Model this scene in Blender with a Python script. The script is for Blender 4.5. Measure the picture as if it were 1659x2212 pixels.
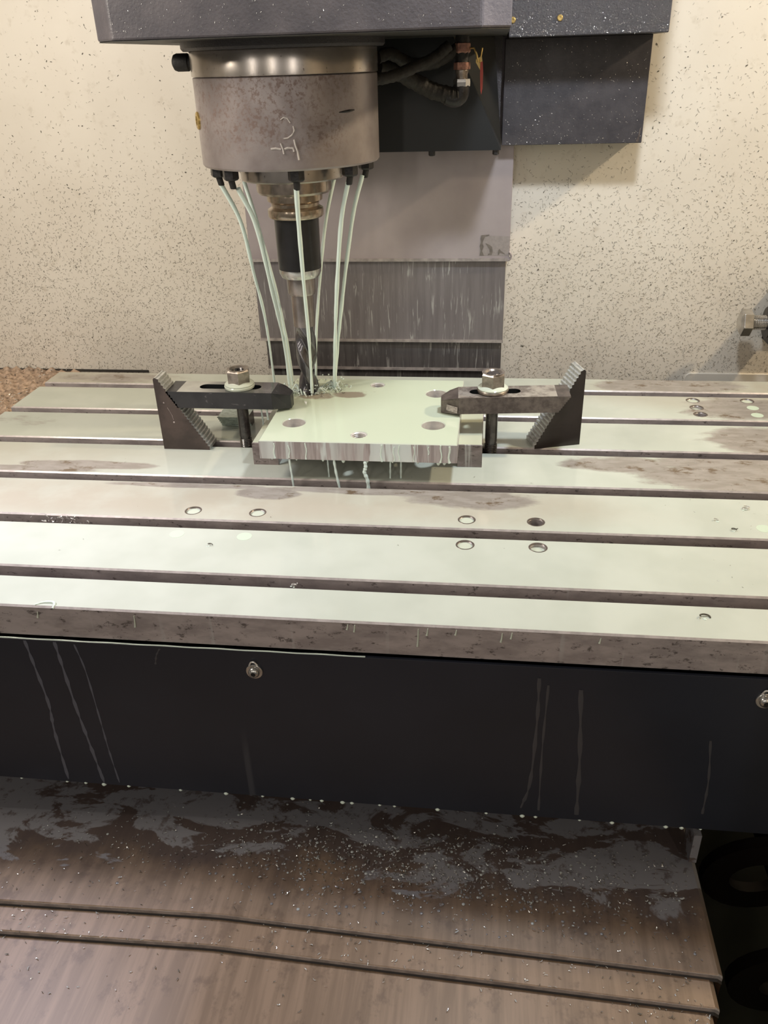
import bpy, bmesh, math, random
from math import sin, cos, pi, radians
from mathutils import Vector, Matrix
from mathutils.geometry import tessellate_polygon

for o in list(bpy.data.objects):
    bpy.data.objects.remove(o)
SC = bpy.context.scene
COL = SC.collection
S = 0.001            # everything below is measured in millimetres, table top = 0
Z0 = 950.0           # height of the table top above the shop floor
random.seed(7)

def W(p):
    return Vector((p[0]*S, p[1]*S, (p[2]+Z0)*S))

# ------------------------------------------------------------------ camera
cam = bpy.data.objects.new('camera', bpy.data.cameras.new('camera'))
COL.objects.link(cam)
cam.data.sensor_fit = 'VERTICAL'
cam.data.sensor_height = 36.0
cam.data.lens = 1783.0/2212.0*36.0
cam.data.clip_start = 0.01
cr = Vector((0.99245137, 0.11935886, -0.02817328))
cu = Vector((-0.0330593, 0.48159824, 0.87576836))
cf = Vector((-0.11809892, 0.86822612, -0.48190875))
cam.matrix_world = Matrix(((cr.x, cu.x, -cf.x, 0), (cr.y, cu.y, -cf.y, -622.607*S),
                           (cr.z, cu.z, -cf.z, (417.335+Z0)*S), (0, 0, 0, 1)))
SC.camera = cam

# ------------------------------------------------------------------ world, lights, exposure
wd = bpy.data.worlds.new('shop_light'); SC.world = wd
wd.use_nodes = True
wd.node_tree.nodes['Background'].inputs[0].default_value = (1.0, 0.93, 0.84, 1)
wd.node_tree.nodes['Background'].inputs[1].default_value = 0.17
SC.view_settings.view_transform = 'Standard'
SC.view_settings.look = 'None'
SC.view_settings.exposure = -0.03
SC.view_settings.gamma = 1.0
SC.view_settings.use_curve_mapping = False

def lamp(name, kind, pos, target, power, color, **kw):
    d = bpy.data.lights.new(name, kind)
    d.energy = power; d.color = color
    for k, v in kw.items():
        setattr(d, k, v)
    o = bpy.data.objects.new(name, d); COL.objects.link(o)
    o.location = W(pos)
    o.rotation_euler = (W(target)-W(pos)).to_track_quat('-Z', 'Y').to_euler()
    return o
lamp('ceiling_lamp', 'AREA', (130, 166, 721), (-60, 400, 150), 3.9, (0.86, 0.93, 1.0), shape='RECTANGLE', size=0.09, size_y=0.05)
lamp('side_lamp', 'AREA', (896, 310, 877), (-60, 480, 150), 8.0, (1.0, 0.82, 0.56), shape='DISK', size=0.06)
lamp('left_lamp', 'AREA', (-740, -30, 620), (-420, 560, 120), 4.6, (1.0, 0.91, 0.79), shape='DISK', size=0.20)
lamp('left_spot', 'SPOT', (-900, 130, 620), (-430, -40, -20), 25.0, (0.70, 0.74, 1.0), spot_size=radians(52), spot_blend=1.0, shadow_soft_size=0.10)
for lx in (-1300, -300, 700):     # fluorescent tubes of the shop, seen through the open door
    lamp('shop_tube', 'AREA', (lx, -1900, 1000), (lx*0.3, 300, 330), 4.2, (1.0, 0.93, 0.84), shape='RECTANGLE', size=0.07, size_y=1.1)

# ------------------------------------------------------------------ materials
class NT:
    def __init__(self, name):
        self.m = bpy.data.materials.new(name); self.m.use_nodes = True
        self.t = self.m.node_tree; self.b = self.t.nodes['Principled BSDF']
        self.pos = None
    def n(self, typ, ins=None, **props):
        nd = self.t.nodes.new(typ)
        for k, v in props.items():
            setattr(nd, k, v)
        for k, v in (ins or {}).items():
            self.put(nd.inputs[k], v)
        return nd
    def put(self, sock, v):
        if isinstance(v, bpy.types.NodeSocket):
            self.t.links.new(v, sock)
        elif isinstance(v, bpy.types.Node):
            self.t.links.new(v.outputs[0], sock)
        elif isinstance(v, (tuple, list)) and sock.type == 'RGBA':
            sock.default_value = tuple(v)+(1,) if len(v) == 3 else v
        else:
            sock.default_value = v
    def set(self, **kw):
        for k, v in kw.items():
            self.put(self.b.inputs[k.replace('_', ' ')], v)
    def P(self):
        # world position in millimetres relative to the table top
        if not self.pos:
            g = self.n('ShaderNodeNewGeometry')
            a = self.n('ShaderNodeVectorMath', {0: g.outputs['Position'], 1: (0, 0, Z0*S)}, operation='SUBTRACT')
            s = self.n('ShaderNodeVectorMath', {0: a, 3: 1000.0}, operation='SCALE')
            self.pos = s.outputs[0]
        return self.pos
    def sxyz(self):
        return self.n('ShaderNodeSeparateXYZ', {0: self.P()}).outputs
    def scaled(self, sc):
        return self.n('ShaderNodeVectorMath', {0: self.P(), 1: sc}, operation='MULTIPLY').outputs[0]
    def noise(self, scale, detail=3, rough=0.55, stretch=(1, 1, 1), dist=0.0):
        v = self.scaled(tuple(scale*c for c in stretch))
        return self.n('ShaderNodeTexNoise', {'Vector': v, 'Scale': 1.0, 'Detail': detail, 'Roughness': rough, 'Distortion': dist}).outputs['Fac']
    def voro(self, scale, stretch=(1, 1, 1), feature='F1'):
        v = self.scaled(tuple(scale*c for c in stretch))
        return self.n('ShaderNodeTexVoronoi', {'Vector': v, 'Scale': 1.0}, feature=feature).outputs['Distance']
    def ramp(self, v, a, b, lo=0.0, hi=1.0):
        return self.n('ShaderNodeMapRange', {0: v, 1: a, 2: b, 3: lo, 4: hi}, interpolation_type='SMOOTHSTEP').outputs[0]
    def math(self, op, a, b=0.0, clamp=False):
        return self.n('ShaderNodeMath', {0: a, 1: b}, operation=op, use_clamp=clamp).outputs[0]
    def mix(self, f, a, b):
        nd = self.n('ShaderNodeMix', data_type='RGBA')
        self.put(nd.inputs[0], f); self.put(nd.inputs[6], a); self.put(nd.inputs[7], b)
        return nd.outputs[2]
    def fmix(self, f, a, b):
        nd = self.n('ShaderNodeMix', data_type='FLOAT')
        self.put(nd.inputs[0], f); self.put(nd.inputs[2], a); self.put(nd.inputs[3], b)
        return nd.outputs[0]
    def bump(self, h, strength=0.3, dist=0.5):
        self.set(Normal=self.n('ShaderNodeBump', {'Height': h, 'Strength': strength, 'Distance': dist*S}).outputs[0])
    def blobs(self, items):
        # sum of soft elliptical patches (cx, cy, rx, ry, strength) in the xy plane
        x, y, z = self.sxyz()
        acc = None
        for cx, cy, rx, ry, st in items:
            dx = self.math('DIVIDE', self.math('SUBTRACT', x, cx), rx)
            dy = self.math('DIVIDE', self.math('SUBTRACT', y, cy), ry)
            d = self.math('ADD', self.math('MULTIPLY', dx, dx), self.math('MULTIPLY', dy, dy))
            g = self.ramp(d, 0.0, 1.6, st, 0.0)
            acc = g if acc is None else self.math('MAXIMUM', acc, g)
        return acc

def plain(name, col, rough=0.5, metal=0.0, var=0.0, scale=0.05, bump=0.0, bscale=0.3, **kw):
    t = NT(name)
    t.set(Roughness=rough, Metallic=metal)
    if var:
        f = t.noise(scale, 5, 0.6)
        c2 = tuple(max(0, c*(1-var)) for c in col)
        t.set(Base_Color=t.mix(t.ramp(f, 0.35, 0.65), c2, col))
    else:
        t.set(Base_Color=col)
    if bump:
        t.bump(t.noise(bscale, 4, 0.6), bump, 0.6)
    for k, v in kw.items():
        t.put(t.b.inputs[k], v)
    return t.m

MT = {}
# cream enclosure paint
t = NT('cream_paint')
c = t.mix(t.ramp(t.noise(0.006, 3), 0.3, 0.7), (0.67, 0.61, 0.52), (0.73, 0.675, 0.585))
c = t.mix(t.ramp(t.noise(0.05, 5, 0.65), 0.55, 0.75), c, (0.58, 0.52, 0.43))
c = t.mix(t.ramp(t.voro(0.16), 0.10, 0.04, 0, 0.35), c, (0.35, 0.30, 0.24))
t.set(Base_Color=c, Roughness=0.42); MT['cream'] = t.m

# milky coolant film over the table steel, worn dry in patches
t = NT('wet_table_top')
n1 = t.noise(0.022, 6, 0.62, (0.55, 1, 1))
n2 = t.noise(0.10, 5, 0.6, (0.35, 1, 1))
dry = t.blobs([(320, 245, 175, 60, 1.05), (375, 335, 120, 62, 1.1), (150, 262, 70, 26, 0.95), (330, 440, 90, 50, 0.85),
               (260, 525, 130, 34, 1.0), (-470, 222, 95, 14, 1.1), (-560, 208, 130, 10, 1.0), (-235, 163, 42, 16, 1.15), (-10, 163, 85, 26, 1.0),
               (-90, 175, 200, 10, 0.9), (-330, 176, 120, 7, 0.95), (-560, 525, 120, 26, 0.8), (-640, 360, 90, 50, 0.5)])
q = t.math('ADD', dry, t.math('MULTIPLY', t.math('SUBTRACT', n1, 0.5), 1.5))
q = t.math('ADD', q, t.math('MULTIPLY', t.math('SUBTRACT', n2, 0.5), 0.5))
m = t.ramp(q, 0.42, 0.80)
milk = t.mix(t.ramp(t.noise(0.012, 3), 0.35, 0.65), (0.50, 0.53, 0.46), (0.55, 0.58, 0.51))
tan = t.math('MULTIPLY', t.blobs([(-430, 140, 560, 52, 0.75), (-10, 150, 170, 50, 0.6), (-640, 240, 300, 50, 0.5), (340, 500, 220, 70, 0.6), (-620, 520, 160, 40, 0.7)]), t.ramp(t.noise(0.014, 4, 0.6), 0.25, 0.6, 0.5, 1.0))
milk = t.mix(tan, milk, (0.42, 0.36, 0.285))
steel = t.mix(t.ramp(n2, 0.4, 0.62), (0.35, 0.315, 0.28), (0.42, 0.385, 0.35))
steel = t.mix(t.ramp(t.noise(0.05, 5, 0.7, (0.6, 1, 1)), 0.54, 0.66), steel, (0.19, 0.14, 0.095))
t.set(Base_Color=t.mix(m, milk, steel), Roughness=t.fmix(m, 0.10, 0.22), Metallic=t.math('MULTIPLY', m, 0.25))
t.b.inputs['IOR'].default_value = 1.38
MT['wet'] = t.m

# coolant on the plate (greener, thicker)
t = NT('wet_plate_top')
d = t.blobs([(-170, 338, 26, 13, 1.0), (-214, 332, 32, 16, 0.9), (-150, 352, 30, 10, 0.5)])
q = t.math('ADD', d, t.math('MULTIPLY', t.math('SUBTRACT', t.noise(0.08, 5, 0.6), 0.5), 1.1))
m = t.ramp(q, 0.45, 0.85)
t.set(Base_Color=t.mix(m, (0.555, 0.615, 0.475), (0.30, 0.26, 0.20)), Roughness=0.10)
t.b.inputs['IOR'].default_value = 1.36
MT['wetplate'] = t.m

# bare table steel, brownish with dark pits and dried coolant runs
def steel_side(name, base, dark, runs, runcol, pit=0.75, rough=0.33, metal=0.3, stretch=(0.35, 1, 1.0)):
    t = NT(name)
    c = t.mix(t.ramp(t.noise(0.06, 5, 0.65, stretch), 0.35, 0.65), dark, base)
    c = t.mix(t.ramp(t.noise(0.16, 5, 0.75, (0.5, 1, 1)), 0.57, 0.64, 0, pit), c, (0.055, 0.045, 0.04))
    if runs:
        r = t.noise(0.11, 2, 0.5, (1, 1, 0.05))
        z = t.noise(0.02, 2, 0.5, (1, 1, 0.3))
        f = t.math('MULTIPLY', t.ramp(r, 0.60, 0.68), t.ramp(z, 0.42, 0.60, 0, runs))
        c = t.mix(f, c, runcol)
    t.set(Base_Color=c, Roughness=rough, Metallic=metal)
    return t.m
MT['tableside'] = steel_side('table_side_steel', (0.50, 0.445, 0.435), (0.34, 0.30, 0.295), 0.5, (0.55, 0.55, 0.54))
MT['chamfer'] = plain('chamfer_steel', (0.56, 0.50, 0.475), 0.34, 0.3, 0.25, 0.08)
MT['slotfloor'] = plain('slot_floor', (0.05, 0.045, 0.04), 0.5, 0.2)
# milled plate side with coolant streaks
t = NT('milled_side')
c = t.mix(t.ramp(t.noise(0.25, 3, 0.6, (1, 1, 0.06)), 0.4, 0.6), (0.33, 0.28, 0.28), (0.46, 0.41, 0.41))
x, y, z = t.sxyz()
f = t.math('MULTIPLY', t.ramp(t.noise(0.075, 3, 0.6, (1, 1, 0.10), 0.6), 0.47, 0.56), 1.0)
fl = t.ramp(t.noise(0.016, 2, 0.5, (1, 1, 0.0)), 0.40, 0.56, 0.15, 0.95)
c = t.mix(t.math('MULTIPLY', f, fl), c, (0.70, 0.75, 0.75))
t.set(Base_Color=c, Roughness=0.25, Metallic=0.25); MT['milled'] = t.m
MT['parallel'] = steel_side('ground_bar_steel', (0.36, 0.30, 0.29), (0.20, 0.165, 0.16), 0.8, (0.62, 0.62, 0.6))
MT['wetbar'] = plain('wet_bar_top', (0.60, 0.62, 0.47), 0.12)
MT['holewall'] = steel_side('hole_wall', (0.80, 0.77, 0.74), (0.60, 0.56, 0.54), 0.9, (0.75, 0.78, 0.74), 0.1)
MT['milk'] = plain('coolant', (0.70, 0.80, 0.71), 0.08)
MT['milk2'] = plain('coolant_pool', (0.57, 0.61, 0.51), 0.08)
MT['milkhole'] = plain('coolant_in_hole', (0.58, 0.68, 0.55), 0.08)
MT['holerim'] = plain('hole_rim', (0.20, 0.165, 0.14), 0.3, 0.4, 0.3, 0.2)
t = NT('coolant_jet')
t.set(Base_Color=(0.80, 0.93, 0.87), Roughness=0.07)
t.b.inputs['Transmission Weight'].default_value = 0.08
t.b.inputs['IOR'].default_value = 1.33
MT['jet'] = t.m
t = NT('thin_coolant')
t.set(Base_Color=(0.80, 0.90, 0.84), Roughness=0.06)
t.b.inputs['Transmission Weight'].default_value = 0.15
t.b.inputs['IOR'].default_value = 1.33
MT['thin'] = t.m
# apron: blue-black satin paint, faint coolant runs
t = NT('apron_paint')
x, y, z = t.sxyz()
def run(x0, z0, pts, w):
    acc = None
    return acc
r = t.noise(0.045, 2, 0.5, (1, 1, 0.03), 0.3)
f = t.math('MULTIPLY', t.ramp(r, 0.66, 0.72), t.ramp(t.noise(0.01, 2, 0.5, (1, 1, 0.4)), 0.5, 0.62, 0, 0.22))
c = t.mix(t.ramp(t.noise(0.006, 3), 0.35, 0.65), (0.0135, 0.0160, 0.0245), (0.0175, 0.0205, 0.031))
c = t.mix(f, c, (0.14, 0.14, 0.15))
t.set(Base_Color=c, Roughness=0.38); MT['apron'] = t.m
MT['run'] = plain('dried_coolant_run', (0.10, 0.105, 0.13), 0.35)
# spindle head paint
t = NT('head_paint')
c = t.mix(t.ramp(t.noise(0.02, 5, 0.6), 0.3, 0.7), (0.075, 0.069, 0.080), (0.125, 0.112, 0.122))
t.set(Base_Color=c, Roughness=0.40)
t.bump(t.noise(0.35, 4, 0.6), 0.45, 0.8); MT['head'] = t.m
t = NT('cover_black')
c = t.mix(t.ramp(t.noise(0.05, 5, 0.6), 0.3, 0.7), (0.032, 0.029, 0.034), (0.052, 0.047, 0.052))
t.set(Base_Color=c, Roughness=0.42)
t.bump(t.noise(0.5, 4, 0.65), 0.35, 0.6); MT['blackcover'] = t.m
t = NT('cover_grain')
t.set(Base_Color=(0.042, 0.038, 0.042), Roughness=0.30)
t.bump(t.noise(0.45, 5, 0.7), 0.9, 1.6); MT['grain'] = t.m
MT['underside_shade'] = plain('oily_shaded_underside', (0.035, 0.034, 0.03), 0.5, 0, 0.3, 0.05, 0.6, 0.3)  # oily tone, darkened further to paint in the shade below the head
MT['dark'] = plain('dark_panel', (0.007, 0.008, 0.009), 0.42)
MT['void'] = plain('void_black', (0.006, 0.006, 0.005), 0.8)  # near-black paints in the darkness of the unlit interior and recesses
# spindle nose: ground steel with rust freckles on the lower sleeve
t = NT('spindle_sleeve')
c = t.mix(t.ramp(t.noise(0.02, 4, 0.6), 0.35, 0.65), (0.26, 0.222, 0.216), (0.35, 0.307, 0.30))
x, y, z = t.sxyz()
zone = t.math('MULTIPLY', t.ramp(z, 322, 350), t.ramp(x, -130, -165))
zone = t.math('MULTIPLY', zone, t.ramp(x, -318, -290))
rf = t.math('MULTIPLY', t.ramp(t.noise(0.24, 6, 0.70), 0.47, 0.60, 0, 0.80), zone)
rf = t.math('MULTIPLY', rf, t.ramp(t.noise(0.03, 3), 0.38, 0.55, 0.35, 1.0))
c = t.mix(rf, c, (0.15, 0.095, 0.078))
t.set(Base_Color=c, Roughness=t.fmix(rf, 0.36, 0.6), Metallic=t.fmix(rf, 0.45, 0.1)); MT['sleeve'] = t.m
t = NT('spindle_ring')
c = t.mix(t.ramp(t.noise(0.04, 4, 0.6), 0.35, 0.65), (0.40, 0.36, 0.32), (0.50, 0.455, 0.42))
f = t.ramp(t.noise(0.20, 5, 0.7), 0.63, 0.67)
c = t.mix(f, c, (0.05, 0.035, 0.03))
t.set(Base_Color=c, Roughness=0.24, Metallic=0.85); MT['ring'] = t.m
MT['toolsteel'] = plain('tool_steel', (0.45, 0.38, 0.32), 0.22, 0.9, 0.3, 0.1)
MT['bronze'] = plain('flange_steel', (0.46, 0.375, 0.29), 0.22, 0.9, 0.3, 0.15)
MT['blackox'] = plain('black_oxide', (0.035, 0.034, 0.036), 0.28, 0.4, 0.2, 0.05)
MT['shank'] = plain('shank_steel', (0.38, 0.33, 0.31), 0.25, 0.85, 0.25, 0.06)
MT['drill'] = plain('drill_steel', (0.20, 0.19, 0.20), 0.18, 0.8, 0.25, 0.06)
MT['chrome'] = plain('zinc_steel', (0.60, 0.58, 0.55), 0.22, 0.9, 0.25, 0.1)
MT['nut'] = plain('nut_steel', (0.36, 0.31, 0.27), 0.30, 0.75, 0.4, 0.12, 0.2, 0.3)
MT['rust'] = plain('rusty_brass', (0.40, 0.20, 0.15), 0.55, 0.3, 0.5, 0.25)
MT['rubber'] = plain('black_rubber', (0.018, 0.016, 0.015), 0.6, 0, 0.3, 0.2, 0.8, 0.4)
MT['greasy'] = plain('greasy_nozzle', (0.035, 0.032, 0.032), 0.35, 0.3, 0.4, 0.2, 0.8, 0.3)
MT['hose'] = plain('grimy_hose', (0.030, 0.025, 0.020), 0.65, 0, 0.5, 0.15, 1.0, 0.35)
MT['red'] = plain('red_handle', (0.36, 0.05, 0.035), 0.4)
MT['gold'] = plain('yellow_zinc', (0.62, 0.44, 0.16), 0.3, 0.8, 0.2, 0.3)
# step blocks / clamps
t = NT('clamp_black')
c = t.mix(t.ramp(t.noise(0.04, 4), 0.35, 0.65), (0.022, 0.022, 0.025), (0.035, 0.034, 0.037))
c = t.mix(t.ramp(t.noise(0.10, 2, 0.4, (0.6, 1, 1.2), 1.5), 0.665, 0.685, 0, 0.5), c, (0.16, 0.15, 0.15))
t.set(Base_Color=c, Roughness=0.33, Metallic=0.15); MT['clampblack'] = t.m
t = NT('clamp_worn')
c = t.mix(t.ramp(t.noise(0.09, 6, 0.7), 0.35, 0.65), (0.085, 0.068, 0.062), (0.17, 0.14, 0.125))
t.set(Base_Color=c, Roughness=0.36, Metallic=0.4); MT['clampworn'] = t.m
t = NT('clamp_worn_top')
c = t.mix(t.ramp(t.noise(0.03, 6, 0.7), 0.40, 0.60), (0.16, 0.13, 0.115), (0.42, 0.38, 0.33))
t.set(Base_Color=c, Roughness=0.18, Metallic=0.3); MT['clampworntop'] = t.m
t = NT('clamp_wet_top')
x, y, z = t.sxyz()
f = t.math('MULTIPLY', t.ramp(x, -300, -345), 0.9)
f = t.math('ADD', f, t.math('MULTIPLY', t.math('SUBTRACT', t.noise(0.06, 4), 0.5), 0.6), True)
t.set(Base_Color=t.mix(f, (0.05, 0.05, 0.05), (0.42, 0.41, 0.36)), Roughness=0.12); MT['clampwet'] = t.m
MT['cut'] = plain('bright_cut', (0.55, 0.47, 0.46), 0.3, 0.6, 0.4, 0.4)
t = NT('block_brown')
c = t.mix(t.ramp(t.noise(0.035, 4), 0.35, 0.65), (0.050, 0.036, 0.032), (0.088, 0.064, 0.056))
t.set(Base_Color=c, Roughness=0.38, Metallic=0.2); MT['block'] = t.m
MT['blockdark'] = plain('block_dark', (0.032, 0.025, 0.023), 0.36, 0.2, 0.3, 0.04)
MT['teeth'] = plain('tooth_steel', (0.58, 0.58, 0.54), 0.28, 0.3, 0.3, 0.2)
MT['teethwet'] = plain('wet_tooth_steel', (0.40, 0.47, 0.42), 0.2, 0.3, 0.3, 0.2)
# column covers
t = NT('cover_pink_grey')
c = t.mix(t.ramp(t.noise(0.012, 4), 0.3, 0.7), (0.36, 0.31, 0.315), (0.43, 0.375, 0.375))
t.set(Base_Color=c, Roughness=0.38, Metallic=0.35); MT['colcover'] = t.m
t = NT('cover_streaked')
c = t.mix(t.ramp(t.noise(0.15, 4, 0.6, (1, 1, 0.05)), 0.35, 0.65), (0.185, 0.165, 0.168), (0.225, 0.203, 0.206))
r = t.math('MULTIPLY', t.ramp(t.noise(0.26, 3, 0.6, (1, 1, 0.07), 0.9), 0.58, 0.63), t.ramp(t.noise(0.035, 3, 0.5, (1, 1, 0.6)), 0.44, 0.58, 0.1, 0.75))
c = t.mix(r, c, (0.46, 0.45, 0.43))
t.set(Base_Color=c, Roughness=0.35, Metallic=0.4); MT['colcover2'] = t.m
t = NT('cover_streaked_dark')
c = t.mix(t.ramp(t.noise(0.15, 4, 0.6, (1, 1, 0.05)), 0.35, 0.65), (0.085, 0.077, 0.076), (0.115, 0.105, 0.103))
r = t.math('MULTIPLY', t.ramp(t.noise(0.26, 3, 0.6, (1, 1, 0.07), 0.9), 0.58, 0.63), t.ramp(t.noise(0.035, 3, 0.5, (1, 1, 0.6)), 0.44, 0.58, 0.1, 0.7))
c = t.mix(r, c, (0.36, 0.35, 0.33))
t.set(Base_Color=c, Roughness=0.35, Metallic=0.3); MT['colcover3'] = t.m
MT['residue'] = plain('label_glue', (0.17, 0.145, 0.125), 0.6, 0, 0.3, 0.2)
MT['gluefilm'] = plain('label_film', (0.34, 0.30, 0.285), 0.45, 0.2, 0.15, 0.2)
# saddle covers: oily steel sheet, milky coolant and painted shade towards the table
t = NT('saddle_cover')
x, y, z = t.sxyz()
c = t.mix(t.ramp(t.noise(0.10, 4, 0.6, (1, 0.06, 1)), 0.35, 0.65), (0.175, 0.118, 0.076), (0.245, 0.168, 0.112))
c = t.mix(t.ramp(t.noise(0.05, 6, 0.7, (1, 0.7, 1)), 0.52, 0.66, 0, 0.55), c, (0.105, 0.068, 0.045))
yn = t.math('ADD', y, t.math('MULTIPLY', t.math('SUBTRACT', t.noise(0.015, 5, 0.6), 0.5), 110.0))
wet = t.ramp(yn, -160, -100)
c = t.mix(t.math('MULTIPLY', wet, 0.85), c, (0.060, 0.048, 0.050))  # dark wet film, with the table's shade near the apron painted in
pud = t.math('ADD', t.noise(0.020, 6, 0.62, (0.6, 1.3, 1), 0.6), t.ramp(yn, -165, -85, -0.22, 0.05))
pm = t.math('MULTIPLY', t.ramp(pud, 0.52, 0.56, 0, 0.75), t.ramp(t.noise(0.05, 6, 0.7), 0.36, 0.46, 0.25, 1.0))
c = t.mix(pm, c, (0.23, 0.23, 0.25))
t.set(Base_Color=c, Roughness=t.fmix(wet, 0.42, 0.16), Metallic=t.fmix(wet, 0.15, 0.0)); MT['saddle'] = t.m
MT['lip'] = plain('lip_steel', (0.46, 0.41, 0.39), 0.3, 0.4, 0.35, 0.08)  # brightened to paint in the highlight along the folded edges
MT['liprubber'] = plain('wiper_rubber', (0.025, 0.02, 0.018), 0.4)
# chips
MT['chip1'] = plain('chip_grey', (0.31, 0.285, 0.24), 0.5, 0.2)
MT['chip2'] = plain('chip_dark', (0.10, 0.09, 0.07), 0.5, 0.2)
MT['chip3'] = plain('chip_bright', (0.80, 0.78, 0.74), 0.22, 0.7)
MT['chipmilk'] = plain('chip_in_coolant', (0.42, 0.44, 0.43), 0.15, 0.1)
MT['chipdull'] = plain('chip_dull', (0.20, 0.19, 0.19), 0.25, 0.2)
MT['chippile'] = plain('rusty_chips', (0.58, 0.42, 0.30), 0.6, 0.1, 0.45, 0.12, 1.0, 0.25)
MT['trough'] = plain('trough_green', (0.035, 0.038, 0.026), 0.7)
MT['auger'] = plain('auger_steel', (0.014, 0.010, 0.008), 0.5, 0.3)
MT['chalk'] = plain('chalk', (0.56, 0.52, 0.49), 0.9)
MT['pale'] = plain('floor_paint', (0.16, 0.15, 0.14), 0.7)

# ------------------------------------------------------------------ builders
def thing(name, label, cat, origin=(0, 0, 0), group=None):
    o = bpy.data.objects.new(name, None); COL.objects.link(o)
    o.empty_display_size = 0.02
    o.location = W(origin)
    o['org'] = tuple(float(c) for c in origin)
    tag(o, label, cat, group)
    return o
def tag(o, label, cat, group=None, kind=None):
    if label: o['label'] = label
    if cat: o['category'] = cat
    if group: o['group'] = group
    if kind: o['kind'] = kind
    return o

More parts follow.
